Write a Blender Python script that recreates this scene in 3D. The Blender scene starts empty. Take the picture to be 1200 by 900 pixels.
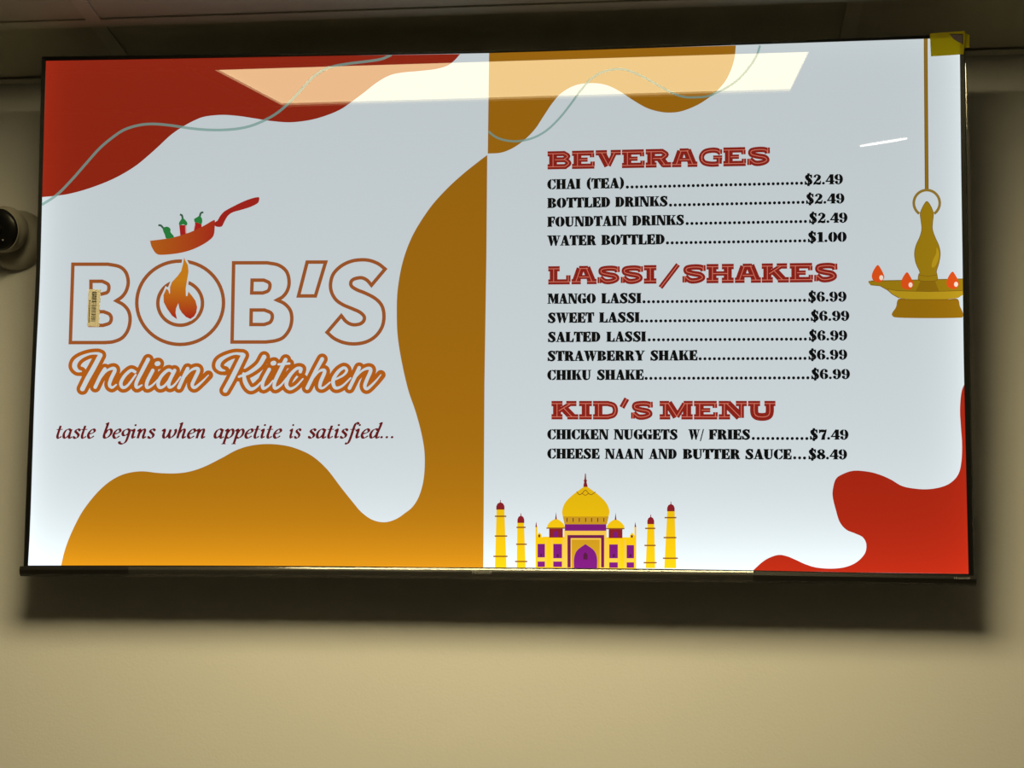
import bpy, bmesh, math, random
from mathutils import Vector, Matrix
from mathutils.geometry import tessellate_polygon
random.seed(4)
scene = bpy.context.scene
col = scene.collection
PI = math.pi

# ------------------------------------------------------------------ camera
FOC = 1900.0
A, B_, C_ = 0.24255, 0.10698, -0.02305
CAM = Vector((0.2953, -2.3631, -0.7121))
TILT = 0.143
def rot3(a, b, c):
    Rx = Matrix.Rotation(a, 3, 'X'); Rz = Matrix.Rotation(b, 3, 'Z')
    cc, sc = math.cos(c), math.sin(c)
    Ry = Matrix(((cc, 0, sc), (0, 1, 0), (-sc, 0, cc)))
    return Rz @ Rx @ Ry
R3 = rot3(A, B_, C_)
cd = bpy.data.cameras.new('camera'); cam = bpy.data.objects.new('camera', cd); col.objects.link(cam)
cd.sensor_fit = 'HORIZONTAL'; cd.sensor_width = 36.0; cd.lens = FOC * 36.0 / 1200.0
cd.clip_start = 0.02
cr, cf, cu = R3.col[0], R3.col[1], R3.col[2]
m4 = Matrix(((cr.x, cu.x, -cf.x, CAM.x), (cr.y, cu.y, -cf.y, CAM.y), (cr.z, cu.z, -cf.z, CAM.z), (0, 0, 0, 1)))
cam.matrix_world = m4
scene.camera = cam

# ------------------------------------------------------------------ world, exposure
w = bpy.data.worlds.new('world'); scene.world = w; w.use_nodes = True
w.node_tree.nodes['Background'].inputs[0].default_value = (0.02, 0.018, 0.014, 1)
w.node_tree.nodes['Background'].inputs[1].default_value = 1.0
vs_ = scene.view_settings
vs_.view_transform = 'Standard'; vs_.look = 'None'; vs_.gamma = 1.0; vs_.exposure = 0.0
try: vs_.use_curve_mapping = False
except Exception: pass
LAMP_COL = (1.0, 0.82, 0.43)
LAMP_POWER = 13.6          # radiance of the ceiling light's diffuser

# ------------------------------------------------------------------ measures of the room
YW, ZC, ZF = 0.13, 0.4525, -2.26         # wall behind the screen, ceiling, floor
XL, XR, YB = -3.03, 2.97, -4.86

def s2l(c):
    c /= 255.0
    return c / 12.92 if c <= 0.04045 else ((c + 0.055) / 1.055) ** 2.4
def rgb(r, g, b): return (s2l(r), s2l(g), s2l(b), 1.0)

# ------------------------------------------------------------------ helpers
def link(o, parent=None):
    col.objects.link(o)
    if parent is not None: o.parent = parent
    return o
def mesh_obj(name, verts, faces, mat, parent=None, smooth=False):
    me = bpy.data.meshes.new(name); me.from_pydata([tuple(v) for v in verts], [], faces); me.update()
    if mat: me.materials.append(mat)
    if smooth:
        for p in me.polygons: p.use_smooth = True
    return link(bpy.data.objects.new(name, me), parent)
def bm_obj(name, bm, mat, parent=None, smooth=False):
    bmesh.ops.recalc_face_normals(bm, faces=bm.faces)
    me = bpy.data.meshes.new(name); bm.to_mesh(me); bm.free()
    if mat: me.materials.append(mat)
    if smooth:
        for p in me.polygons: p.use_smooth = True
    return link(bpy.data.objects.new(name, me), parent)
def box(bm, x0, x1, y0, y1, z0, z1, bev=0.0):
    r = bmesh.ops.create_cube(bm, size=1.0)
    for v in r['verts']:
        v.co = Vector(((x0 + x1) / 2 + v.co.x * (x1 - x0), (y0 + y1) / 2 + v.co.y * (y1 - y0), (z0 + z1) / 2 + v.co.z * (z1 - z0)))
    if bev:
        es = list({e for v in r['verts'] for e in v.link_edges})
        bmesh.ops.bevel(bm, geom=es, offset=bev, segments=2, affect='EDGES', profile=0.5)
def box_obj(name, b, mat, parent=None, bev=0.0):
    bm = bmesh.new(); box(bm, *b, bev=bev); return bm_obj(name, bm, mat, parent)
def tag(o, label=None, cat=None, group=None, kind=None):
    if label: o['label'] = label
    if cat: o['category'] = cat
    if group: o['group'] = group
    if kind: o['kind'] = kind
    return o
def empty(name, loc=(0, 0, 0), rx=0.0):
    o = bpy.data.objects.new(name, None); o.location = loc; o.rotation_euler = (rx, 0, 0)
    o.empty_display_size = 0.05
    return link(o)

# ------------------------------------------------------------------ materials
def principled(name, base, rough=0.6, spec=0.5, metal=0.0, bump=0.0, bscale=200.0, var=0.0):
    m = bpy.data.materials.new(name); m.use_nodes = True
    nt = m.node_tree; p = nt.nodes['Principled BSDF']
    p.inputs['Base Color'].default_value = base
    p.inputs['Roughness'].default_value = rough
    p.inputs['Specular IOR Level'].default_value = spec
    p.inputs['Metallic'].default_value = metal
    if bump or var:
        tc = nt.nodes.new('ShaderNodeTexCoord'); n = nt.nodes.new('ShaderNodeTexNoise')
        n.inputs['Scale'].default_value = bscale; n.inputs['Detail'].default_value = 4.0
        nt.links.new(tc.outputs['Object'], n.inputs['Vector'])
        if bump:
            b = nt.nodes.new('ShaderNodeBump'); b.inputs['Strength'].default_value = bump; b.inputs['Distance'].default_value = 0.001
            nt.links.new(n.outputs['Fac'], b.inputs['Height']); nt.links.new(b.outputs[0], p.inputs['Normal'])
        if var:
            n2 = nt.nodes.new('ShaderNodeTexNoise'); n2.inputs['Scale'].default_value = 3.0
            nt.links.new(tc.outputs['Object'], n2.inputs['Vector'])
            mx = nt.nodes.new('ShaderNodeMix'); mx.data_type = 'RGBA'
            mx.inputs['A'].default_value = base
            mx.inputs['B'].default_value = tuple(c * (1 - var) for c in base[:3]) + (1,)
            nt.links.new(n2.outputs['Fac'], mx.inputs['Factor']); nt.links.new(mx.outputs['Result'], p.inputs['Base Color'])
    return m
def emitter(name, colr, power):
    m = bpy.data.materials.new(name); m.use_nodes = True; nt = m.node_tree
    p = nt.nodes['Principled BSDF']; p.inputs['Base Color'].default_value = (0.7, 0.7, 0.65, 1)
    p.inputs['Emission Color'].default_value = (*colr, 1); p.inputs['Emission Strength'].default_value = power
    return m
M_wall = principled('wall_paint', (0.90, 0.90, 0.90, 1), 0.7, 0.3, bump=0.25, bscale=260, var=0.04)
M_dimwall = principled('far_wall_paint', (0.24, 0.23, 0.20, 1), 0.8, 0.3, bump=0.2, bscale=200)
M_floor = principled('floor_vinyl', (0.20, 0.185, 0.16, 1), 0.5, 0.4, bump=0.1, bscale=60, var=0.3)
M_tile = principled('ceiling_tile_board', (0.54, 0.525, 0.44, 1), 0.9, 0.1, bump=0.5, bscale=350, var=0.05)
M_tee = principled('ceiling_grid_metal', (0.56, 0.545, 0.46, 1), 0.5, 0.3)
M_angle = principled('wall_angle_metal', (0.60, 0.60, 0.54, 1), 0.5, 0.3)
M_black = principled('black_plastic', (0.006, 0.006, 0.006, 1), 0.35, 0.4)
M_bar = principled('dark_bezel_plastic', (0.014, 0.013, 0.012, 1), 0.38, 0.4, bump=0.1, bscale=400)
M_back = principled('matte_black_housing', (0.012, 0.012, 0.012, 1), 0.6, 0.3, bump=0.2, bscale=300)
M_steel = principled('black_steel', (0.02, 0.02, 0.02, 1), 0.4, 0.5, metal=0.6)
M_white = principled('white_plastic', (0.40, 0.38, 0.33, 1), 0.45, 0.5)
M_frame = principled('lamp_frame_white', (0.7, 0.7, 0.66, 1), 0.5, 0.4)
M_diff = emitter('lamp_diffuser', LAMP_COL, LAMP_POWER)
M_diff2 = emitter('lamp_lens', (1.0, 0.93, 0.78), 24.0)
M_tape = principled('yellow_tape', (0.80, 0.68, 0.004, 1), 0.45, 0.4, bump=0.2, bscale=500)
_nt = M_tape.node_tree; _t = _nt.nodes.new('ShaderNodeBsdfTransparent'); _t.inputs[0].default_value = (0.30, 0.24, 0.0, 1)
_m = _nt.nodes.new('ShaderNodeMixShader'); _m.inputs[0].default_value = 0.72
_nt.links.new(_t.outputs[0], _m.inputs[1]); _nt.links.new(_nt.nodes['Principled BSDF'].outputs[0], _m.inputs[2]); _nt.links.new(_m.outputs[0], _nt.nodes['Material Output'].inputs[0])
M_tapeback = principled('lilac_scrap', (0.22, 0.17, 0.19, 1), 0.7, 0.2)
M_stick = principled('sticker_paper', (0.84, 0.78, 0.60, 1), 0.6, 0.3)
M_ink = principled('sticker_ink', (0.02, 0.02, 0.02, 1), 0.6, 0.2)
M_logo = principled('logo_silver', (0.42, 0.41, 0.38, 1), 0.4, 0.5)
def film_mat():
    m = bpy.data.materials.new('clear_film'); m.use_nodes = True; nt = m.node_tree; nt.nodes.clear()
    o = nt.nodes.new('ShaderNodeOutputMaterial'); t = nt.nodes.new('ShaderNodeBsdfTransparent')
    g = nt.nodes.new('ShaderNodeBsdfGlossy'); g.inputs['Roughness'].default_value = 0.12
    g.inputs['Color'].default_value = (0.9, 0.9, 0.86, 1)
    tc = nt.nodes.new('ShaderNodeTexCoord'); mp = nt.nodes.new('ShaderNodeMapping'); mp.inputs['Scale'].default_value = (3, 40, 60)
    n = nt.nodes.new('ShaderNodeTexNoise'); n.inputs['Scale'].default_value = 2.0; n.inputs['Detail'].default_value = 3
    b = nt.nodes.new('ShaderNodeBump'); b.inputs['Strength'].default_value = 0.1; b.inputs['Distance'].default_value = 0.001
    nt.links.new(tc.outputs['Object'], mp.inputs[0]); nt.links.new(mp.outputs[0], n.inputs['Vector'])
    nt.links.new(n.outputs['Fac'], b.inputs['Height']); nt.links.new(b.outputs[0], g.inputs['Normal'])
    d = nt.nodes.new('ShaderNodeBsdfDiffuse'); d.inputs['Color'].default_value = (0.5, 0.5, 0.46, 1)
    m1 = nt.nodes.new('ShaderNodeMixShader'); m1.inputs[0].default_value = 0.25
    nt.links.new(g.outputs[0], m1.inputs[1]); nt.links.new(d.outputs[0], m1.inputs[2])
    mx = nt.nodes.new('ShaderNodeMixShader'); mx.inputs[0].default_value = 0.16
    nt.links.new(t.outputs[0], mx.inputs[1]); nt.links.new(m1.outputs[0], mx.inputs[2]); nt.links.new(mx.outputs[0], o.inputs[0])
    return m
M_film = film_mat()

# edge-lit panel's backlight: edge brightening and slant-view dimming painted into the emission by position
def backlight_group():
    g = bpy.data.node_groups.new('panel_backlight', 'ShaderNodeTree')
    g.interface.new_socket('Strength', in_out='OUTPUT', socket_type='NodeSocketFloat')
    N = g.nodes.new; L = g.links.new
    out = N('NodeGroupOutput'); tc = N('ShaderNodeTexCoord'); sp = N('ShaderNodeSeparateXYZ'); L(tc.outputs['Object'], sp.inputs[0])
    def math_(op, a, b=None, clamp=False):
        n = N('ShaderNodeMath'); n.operation = op; n.use_clamp = clamp
        for i, x in enumerate((a, b)):
            if x is None: continue
            if isinstance(x, (int, float)): n.inputs[i].default_value = x
            else: L(x, n.inputs[i])
        return n.outputs[0]
    ax = math_('ABSOLUTE', sp.outputs[0])
    ex = math_('POWER', 2.718, math_('MULTIPLY', math_('SUBTRACT', ax, 0.714), 38.0))       # side edges
    eb = math_('POWER', 2.718, math_('MULTIPLY', math_('ADD', sp.outputs[2], 0.40), -14.0)) # bottom edge, the strongest
    et = math_('POWER', 2.718, math_('MULTIPLY', math_('SUBTRACT', sp.outputs[2], 0.40), 30.0))
    s = math_('ADD', math_('ADD', math_('MULTIPLY', ex, 0.30), math_('MULTIPLY', eb, 0.72)), math_('MULTIPLY', et, 0.08))
    sl = math_('MULTIPLY', sp.outputs[2], -0.22)  # slant-view dimming, painted as a fade by height whatever the viewpoint
    tot = math_('ADD', math_('ADD', s, sl), 0.97)
    L(tot, out.inputs[0])
    return g
BL = backlight_group()
def screen_mat(name, c1, c2=None, axis=2, lo=0.0, hi=1.0, alpha=1.0, gam=1.0):
    m = bpy.data.materials.new(name); m.use_nodes = True; nt = m.node_tree
    p = nt.nodes['Principled BSDF']
    p.inputs['Base Color'].default_value = (0.004, 0.004, 0.004, 1); p.inputs['Roughness'].default_value = 0.012
    p.inputs['IOR'].default_value = 1.52
    gn = nt.nodes.new('ShaderNodeGroup'); gn.node_tree = BL
    pw = nt.nodes.new('ShaderNodeMath'); pw.operation = 'POWER'; pw.inputs[1].default_value = gam
    nt.links.new(gn.outputs[0], pw.inputs[0]); nt.links.new(pw.outputs[0], p.inputs['Emission Strength'])
    if c2 is None: p.inputs['Emission Color'].default_value = rgb(*c1)
    else:
        tc = nt.nodes.new('ShaderNodeTexCoord'); sp = nt.nodes.new('ShaderNodeSeparateXYZ'); nt.links.new(tc.outputs['Object'], sp.inputs[0])
        mr = nt.nodes.new('ShaderNodeMapRange'); mr.inputs['From Min'].default_value = lo; mr.inputs['From Max'].default_value = hi
        nt.links.new(sp.outputs[axis], mr.inputs['Value'])
        mx = nt.nodes.new('ShaderNodeMix'); mx.data_type = 'RGBA'; mx.inputs['A'].default_value = rgb(*c1); mx.inputs['B'].default_value = rgb(*c2)
        nt.links.new(mr.outputs['Result'], mx.inputs['Factor']); nt.links.new(mx.outputs['Result'], p.inputs['Emission Color'])
    p.inputs['Alpha'].default_value = alpha
    return m

# ------------------------------------------------------------------ 2D drawing on the panel
# points are measured in the photograph and carried onto the panel's own plane
NRM = Vector((0, -math.cos(TILT), -math.sin(TILT)))
RT = Matrix.Rotation(-TILT, 3, 'X')
def ray(px, py): return R3 @ Vector(((px - 600) / FOC, 1.0, -(py - 450) / FOC))
def uv(px, py):
    d = ray(px, py); s = -(NRM.dot(CAM)) / NRM.dot(d)
    q = RT @ (CAM + s * d)
    return (q.x, q.z)
def plane_hit(px, py, axis, k):
    d = ray(px, py); s = (k - CAM[axis]) / d[axis]; return CAM + s * d

def smooth_run(p, n=6):
    if len(p) < 3: return list(p)
    out = []
    for i in range(len(p) - 1):
        p0 = p[i - 1] if i > 0 else tuple(2 * a - b for a, b in zip(p[0], p[1]))
        p1, p2 = p[i], p[i + 1]
        p3 = p[i + 2] if i + 2 < len(p) else tuple(2 * a - b for a, b in zip(p[-1], p[-2]))
        for k in range(n):
            t = k / n
            out.append(tuple(0.5 * (2 * b + (c - a) * t + (2 * a - 5 * b + 4 * c - d) * t * t + (3 * b - a - 3 * c + d) * t ** 3)
                             for a, b, c, d in zip(p0, p1, p2, p3)))
    out.append(tuple(p[-1])); return out
def smooth(p, n=6):
    """Catmull-Rom through p; a point given twice in a row is a corner"""
    runs = [[p[0]]]
    for a, b in zip(p, p[1:]):
        if a == b: runs.append([b])
        else: runs[-1].append(b)
    out = []
    for r in runs:
        s = smooth_run(r, n) if len(r) > 1 else r
        out += s if not out or out[-1] != s[0] else s[1:]
    return out
def smooth_closed(p, n=6):
    q = [p[-1]] + list(p) + [p[0], p[1]]
    out = []
    for i in range(1, len(q) - 2):
        for k in range(n):
            t = k / n
            out.append(tuple(0.5 * (2 * b + (c - a) * t + (2 * a - 5 * b + 4 * c - d) * t * t + (3 * b - a - 3 * c + d) * t ** 3)
                             for a, b, c, d in zip(q[i - 1], q[i], q[i + 1], q[i + 2])))
    return out
class Art:
    """flat shapes in photograph pixels (or any map to them), joined in one thin mesh lying on the panel"""
    def __init__(s, f=None): s.v = []; s.f = []; s.map = f or (lambda x, y: (x, y))
    def add(s, pts, faces):
        b = len(s.v); s.v += [s.map(p[0], p[1]) for p in pts]; s.f += [tuple(b + i for i in f) for f in faces]
    def poly(s, pts):
        cl = [pts[0]]
        for p in pts[1:]:
            if abs(p[0] - cl[-1][0]) + abs(p[1] - cl[-1][1]) > 1e-6: cl.append(p)
        if abs(cl[0][0] - cl[-1][0]) + abs(cl[0][1] - cl[-1][1]) < 1e-6: cl.pop()
        s.add(cl, tessellate_polygon([[Vector((p[0], p[1], 0)) for p in cl]]))
    def rect(s, x0, y0, x1, y1): s.add([(x0, y0), (x1, y0), (x1, y1), (x0, y1)], [(0, 1, 2, 3)])
    def stroke(s, pts, w, closed=False, cap=False):
        """strip with mitred joints; w a number or one per point"""
        n = len(pts); W = w if isinstance(w, (list, tuple)) else [w] * n
        L_, R_ = [], []
        for i in range(n):
            a = pts[(i - 1) % n] if (closed or i > 0) else None
            c = pts[(i + 1) % n] if (closed or i < n - 1) else None
            b = pts[i]
            def nd(p, q):
                dx, dy = q[0] - p[0], q[1] - p[1]; l = math.hypot(dx, dy) or 1e-9; return dx / l, dy / l
            d1 = nd(a, b) if a else None; d2 = nd(b, c) if c else None
            if d1 is None: d1 = d2
            if d2 is None: d2 = d1
            n1 = (-d1[1], d1[0]); n2 = (-d2[1], d2[0])
            mx, my = n1[0] + n2[0], n1[1] + n2[1]; l = math.hypot(mx, my)
            if l < 0.3: mx, my, k = n1[0], n1[1], 1.0
            else:
                mx, my = mx / l, my / l; k = min(1.0 / max(mx * n1[0] + my * n1[1], 0.3), 2.2)
            h = W[i] / 2 * k
            L_.append((b[0] + mx * h, b[1] + my * h)); R_.append((b[0] - mx * h, b[1] - my * h))
        m = n if closed else n - 1
        s.add(L_ + R_, [(i, (i + 1) % n, n + (i + 1) % n, n + i) for i in range(m)])
        if cap:
            for e in (0, -1): s.disc(pts[e][0], pts[e][1], W[e] / 2)
    def disc(s, x, y, r, ry=None, n=20):
        ry = ry or r
        s.add([(x + r * math.cos(2 * PI * i / n), y + ry * math.sin(2 * PI * i / n)) for i in range(n)], [tuple(range(n))])
    def band(s, cx, cy, rx, ry, ix, irx, iry, a0, a1, n=14):
        """between an outer ellipse and an inner one centred at (ix, cy), degrees"""
        o = []; q = []
        for i in range(n + 1):
            a = math.radians(a0 + (a1 - a0) * i / n)
            o.append((cx + rx * math.cos(a), cy + ry * math.sin(a))); q.append((ix + irx * math.cos(a), cy + iry * math.sin(a)))
        s.add(o + q, [(i, i + 1, n + 2 + i, n + 1 + i) for i in range(n)])
    def obj(s, name, mat, parent, layer, local=False):
        vs = []
        for x, y in s.v:
            u, v = uv(x, y); vs.append((u, -0.00012 * layer, v))
        return mesh_obj(name, vs, s.f, mat, parent)
def zoomed(ox, oy, k):           # points read off an enlarged view
    return lambda p: [(ox + x / k, oy + y / k) for x, y in p]

# ================================================================== THE SETTING
def struct(o): o['kind'] = 'structure'; return o
wall_back = struct(box_obj('wall_back', (XL, XR, YW, YW + 0.1, ZF, ZC + 0.25), M_wall))
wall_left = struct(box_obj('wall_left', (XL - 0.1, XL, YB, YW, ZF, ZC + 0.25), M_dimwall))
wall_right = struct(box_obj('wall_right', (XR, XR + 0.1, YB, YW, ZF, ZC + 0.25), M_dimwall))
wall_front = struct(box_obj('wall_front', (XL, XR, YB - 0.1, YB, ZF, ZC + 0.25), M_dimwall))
floor = struct(box_obj('floor', (XL - 0.1, XR + 0.1, YB - 0.1, YW + 0.1, ZF - 0.1, ZF), M_floor))
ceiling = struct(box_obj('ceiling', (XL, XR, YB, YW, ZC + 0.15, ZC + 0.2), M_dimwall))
# suspended grid: tees every 1.2 m and 0.6 m, lay-in boards between, each board a part
GX0, GY0, PX, PY = -0.624, -0.083, 1.188, 0.58
gxs = [GX0 + PX * k for k in range(-2, 4)]           # x of the long cross tees
gys = [GY0] + [-0.504, -1.066] + [-1.066 - PY * k for k in range(1, 7)]
gxs = [x for x in gxs if XL < x < XR]
gys = [y for y in gys if YB < y < YW]
xe = [XL] + gxs + [XR]; ye = [YW] + gys + [YB]
ANG = 0.024
tile_me = {}
LIGHT_CELL = set()
for i in range(len(xe) - 1):
    for j in range(len(ye) - 1):
        x0, x1, y1, y0 = xe[i], xe[i + 1], ye[j], ye[j + 1]
        if (abs(x0 - GX0) < 1e-3 and abs(y1 + 0.504) < 1e-3): LIGHT_CELL = (x0, x1, y0, y1); continue
        key = (round(x1 - x0, 3), round(y1 - y0, 3))
        if x1 - x0 < 0.05 or y1 - y0 < 0.03: continue
        if key not in tile_me:
            bm = bmesh.new(); hx, hy = (x1 - x0) / 2 - 0.004, (y1 - y0) / 2 - 0.004
            box(bm, -hx, hx, -hy, hy, 0, 0.015, bev=0.002)
            o = bm_obj('ceiling_tile', bm, M_tile, ceiling); tile_me[key] = o.data
        else:
            o = link(bpy.data.objects.new('ceiling_tile', tile_me[key]), ceiling)
        o.location = ((x0 + x1) / 2, (y0 + y1) / 2, ZC + 0.0015 + random.uniform(0, 0.001))
def tee(x0, x1, y0, y1):
    bm = bmesh.new(); box(bm, x0, x1, y0, y1, ZC - 0.001, ZC + 0.0012)
    mx, my = (x0 + x1) / 2, (y0 + y1) / 2
    if x1 - x0 > y1 - y0: box(bm, x0, x1, my - 0.0015, my + 0.0015, ZC + 0.0012, ZC + 0.035)
    else: box(bm, mx - 0.0015, mx + 0.0015, y0, y1, ZC + 0.0012, ZC + 0.035)
    return bm_obj('ceiling_tee', bm, M_tee, ceiling)
TW = 0.012
for y in gys: tee(XL, XR, y - TW, y + TW)
for x in gxs:
    for j in range(len(ye) - 1):
        tee(x - TW, x + TW, ye[j + 1] + TW, ye[j] - (TW if j else 0.018))
# L-shaped wall angle that carries the ceiling's edge
bm = bmesh.new(); box(bm, XL, XR, YW - 0.0025, YW, ZC - 0.001, ZC + 0.03); box(bm, XL, XR, YW - 0.021, YW - 0.0025, ZC - 0.0035, ZC - 0.0012)
wall_angle = struct(bm_obj('trim_1', bm, M_angle))
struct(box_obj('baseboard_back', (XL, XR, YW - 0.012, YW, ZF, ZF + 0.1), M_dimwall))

LEVEL = -0.0071
for o_c in (ceiling, wall_angle): o_c.rotation_euler.y = LEVEL
# ---- ceiling lights
x0, x1, y0, y1 = LIGHT_CELL
troffer = empty('ceiling_light', ((x0 + x1) / 2 + 0.006, (y0 + y1) / 2, ZC)); troffer.rotation_euler.y = LEVEL
tag(troffer, 'rectangular recessed ceiling light, mirrored in the top of the screen', 'light')
hx, hy = (x1 - x0) / 2 - 0.008, (y1 - y0) / 2 - 0.008
bm = bmesh.new()
for a in ((-hx, hx, -hy, -hy + 0.008), (-hx, hx, hy - 0.008, hy), (-hx, -hx + 0.034, -hy + 0.008, hy - 0.008), (hx - 0.034, hx, -hy + 0.008, hy - 0.008)):
    box(bm, *a, 0.0015, 0.06)
bm_obj('light_frame', bm, M_frame, troffer)
bm = bmesh.new(); box(bm, -hx + 0.034, hx - 0.034, -hy + 0.008, hy - 0.008, 0.006, 0.010)
bm_obj('diffuser', bm, M_diff, troffer)
box_obj('lamp_housing', (-hx + 0.02, hx - 0.02, -hy + 0.02, hy - 0.02, 0.03, 0.09), M_back, troffer)
# narrow lamp further back, seen only as a streak in the screen
def mirror_hit(px, py):
    d = ray(px, py); s = -(NRM.dot(CAM)) / NRM.dot(d); P = CAM + s * d
    d2 = d - 2 * NRM.dot(d) * NRM; t = (ZC - 0.03 - P.z) / d2.z
    return P + t * d2
pa, pb = mirror_hit(1008, 172), mirror_hit(1063, 163)
ang = math.atan2(pb.y - pa.y, pb.x - pa.x); ln = (pb - pa).length
strip = empty('strip_light', ((pa + pb) / 2)); strip.rotation_euler.z = ang
tag(strip, 'short narrow strip light, mirrored as a bright streak in the screen', 'light')
bm = bmesh.new(); box(bm, -ln / 2 - 0.01, ln / 2 + 0.01, -0.03, 0.03, 0.003, 0.029, bev=0.003); bm_obj('light_body', bm, M_frame, strip)
a = [(-ln / 2, 0), (-ln / 4, 0.006), (ln / 4, 0.006), (ln / 2, 0), (ln / 4, -0.006), (-ln / 4, -0.006)]
bm = bmesh.new(); vs = [bm.verts.new((x, y, 0.0)) for x, y in a]; f = bm.faces.new(vs)
r = bmesh.ops.extrude_face_region(bm, geom=[f]); bmesh.ops.translate(bm, verts=[v for v in r['geom'] if isinstance(v, bmesh.types.BMVert)], vec=(0, 0, 0.004))
bm_obj('lens', bm, M_diff2, strip)

# ================================================================== THE SCREEN
tv = empty('television', (0, 0, 0), TILT)
tag(tv, 'large flat wall-mounted menu screen with thin black bezel', 'television')
S_TOP = [(54, 71.4), (200, 69), (400, 65.3), (572, 62.3), (740, 57), (860, 53), (1000, 48.3), (1085, 45.5), (1124.6, 44)]
S_RIGHT = [(1124.6, 44), (1125.5, 130), (1126.3, 200), (1127.8, 300), (1129.0, 400), (1130.3, 470), (1133, 590), (1135, 672.5)]
S_BOT = [(1135, 672.5), (1000, 670.7), (882, 668.3), (740, 666.3), (640, 665.4), (500, 664.6), (400, 663.5), (240, 662.7), (33, 662.6)]
S_LEFT = [(33, 662.6), (36, 600), (41, 450), (45.9, 350), (47.7, 300), (49.5, 231), (51.5, 160), (54, 71.4)]
loop = []
for e in (S_TOP, S_RIGHT, S_BOT, S_LEFT): loop += smooth_run(e, 3)[:-1]
O_TOP = [(49, 66.3), (200, 64.4), (400, 62.0), (572, 59.3), (740, 54.0), (860, 50.0), (1000, 44.8), (1085, 41.3), (1130, 39.6)]
O_RIGHT = [(1130, 39.6), (1131.5, 130), (1133, 200), (1135, 300), (1136.8, 400), (1138, 470), (1140.4, 590), (1142, 676)]
O_BOT = [(1142, 676), (1000, 674), (882, 672), (740, 670), (640, 669), (500, 668), (400, 667), (240, 666), (27.6, 666)]
O_LEFT = [(27.6, 666), (29.6, 600), (36.0, 450), (40.7, 350), (42.7, 300), (44.7, 231), (46.5, 160), (49, 66.3)]
oloop = []
for e in (O_TOP, O_RIGHT, O_BOT, O_LEFT): oloop += smooth_run(e, 3)[:-1]
SL = [uv(*p) for p in loop]; OL = [uv(*p) for p in oloop]
n = len(SL)
WHITE = screen_mat('screen_white', (199, 208, 211))
# panel slab: front face is the white picture ground
vv = [(u, 0.0, v) for u, v in SL] + [(u, 0.006, v) for u, v in SL]
fc = [tuple(t) for t in tessellate_polygon([[Vector((u, v, 0)) for u, v in SL]])]
screen = mesh_obj('screen', vv[:n], fc, WHITE, tv)
# bezel ring, a rounded lip just proud of the glass
d_in, d_out = -0.0025, 0.012
vv = [(u, 0.0005, v) for u, v in SL] + [(u * 0.999, d_in, v * 0.999) for u, v in [(a[0] * .75 + b[0] * .25, a[1] * .75 + b[1] * .25) for a, b in zip(SL, OL)]] + \
     [(u, d_in, v) for u, v in [(a[0] * .2 + b[0] * .8, a[1] * .2 + b[1] * .8) for a, b in zip(SL, OL)]] + [(u, 0.0, v) for u, v in OL] + [(u, d_out, v) for u, v in OL]
vv = [(u, y, v) for (u, y, v) in vv]
fs = []
for r_ in range(4):
    for i in range(n): fs.append((r_ * n + i, r_ * n + (i + 1) % n, (r_ + 1) * n + (i + 1) % n, (r_ + 1) * n + i))
# the inner rim is exactly the picture's edge
for i, (u, v) in enumerate(SL): vv[n + i] = (u, d_in * 0.6, v)
mesh_obj('bezel', vv, fs, M_black, tv)
# lower bar
BT = [uv(*p) for p in smooth_run([(24.5, 663.4), (240, 663.4), (400, 664.2), (500, 665.4), (640, 666.2), (740, 667.2), (882, 669.2), (1000, 671.5), (1143.5, 674.6)], 3)]
BB = [uv(*p) for p in smooth_run([(24.5, 675.2), (240, 675.4), (400, 676.4), (500, 677.5), (640, 679.2), (740, 680.7), (882, 682.7), (1000, 684.2), (1143.5, 686.6)], 3)]
k = len(BT); prof = [(0.0, 0.001), (0.04, -0.0042), (0.35, -0.0060), (0.78, -0.0052), (1.0, -0.0015), (1.0, 0.022), (0.0, 0.022)]
vv = []
for t_, y_ in prof:
    vv += [(a[0] + (b[0] - a[0]) * t_, y_, a[1] + (b[1] - a[1]) * t_) for a, b in zip(BT, BB)]
fs = []
P_ = len(prof)
for r_ in range(P_):
    for i in range(k - 1): fs.append((r_ * k + i, r_ * k + i + 1, ((r_ + 1) % P_) * k + i + 1, ((r_ + 1) % P_) * k + i))
fs.append(tuple(r_ * k for r_ in range(P_))); fs.append(tuple(r_ * k + k - 1 for r_ in reversed(range(P_))))
bar = mesh_obj('lower_bezel_bar', vv, fs, M_bar, tv)
# housing: thin upper shell, thicker electronics box below
ring = [(u * 0.9985, v * 0.9985) for u, v in OL]; m_ = len(ring)
vv = [(u, 0.004, v) for u, v in ring] + [(u, 0.022, v) for u, v in ring] + [(u * 0.99, 0.027, v * 0.985) for u, v in ring]
cap_ = [tuple(t) for t in tessellate_polygon([[Vector((u, v, 0)) for u, v in ring]])]
fs = cap_ + [tuple(2 * m_ + i for i in t) for t in cap_] + [(r_ * m_ + i, r_ * m_ + (i + 1) % m_, (r_ + 1) * m_ + (i + 1) % m_, (r_ + 1) * m_ + i) for r_ in (0, 1) for i in range(m_)]
mesh_obj('back_shell', vv, fs, M_back, tv)
bm = bmesh.new(); box(bm, -0.52, 0.52, 0.0272, 0.052, -0.375, 0.06, bev=0.006)
for i in range(14): box(bm, -0.26 + i * 0.04, -0.24 + i * 0.04, 0.051, 0.0535, -0.30, -0.22)
bm_obj('electronics_housing', bm, M_back, tv)
for x in (-0.2, 0.2): box_obj('mounting_rail', (x - 0.015, x + 0.015, 0.0525, 0.062, -0.22, 0.22), M_steel, tv, bev=0.002)
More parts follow.
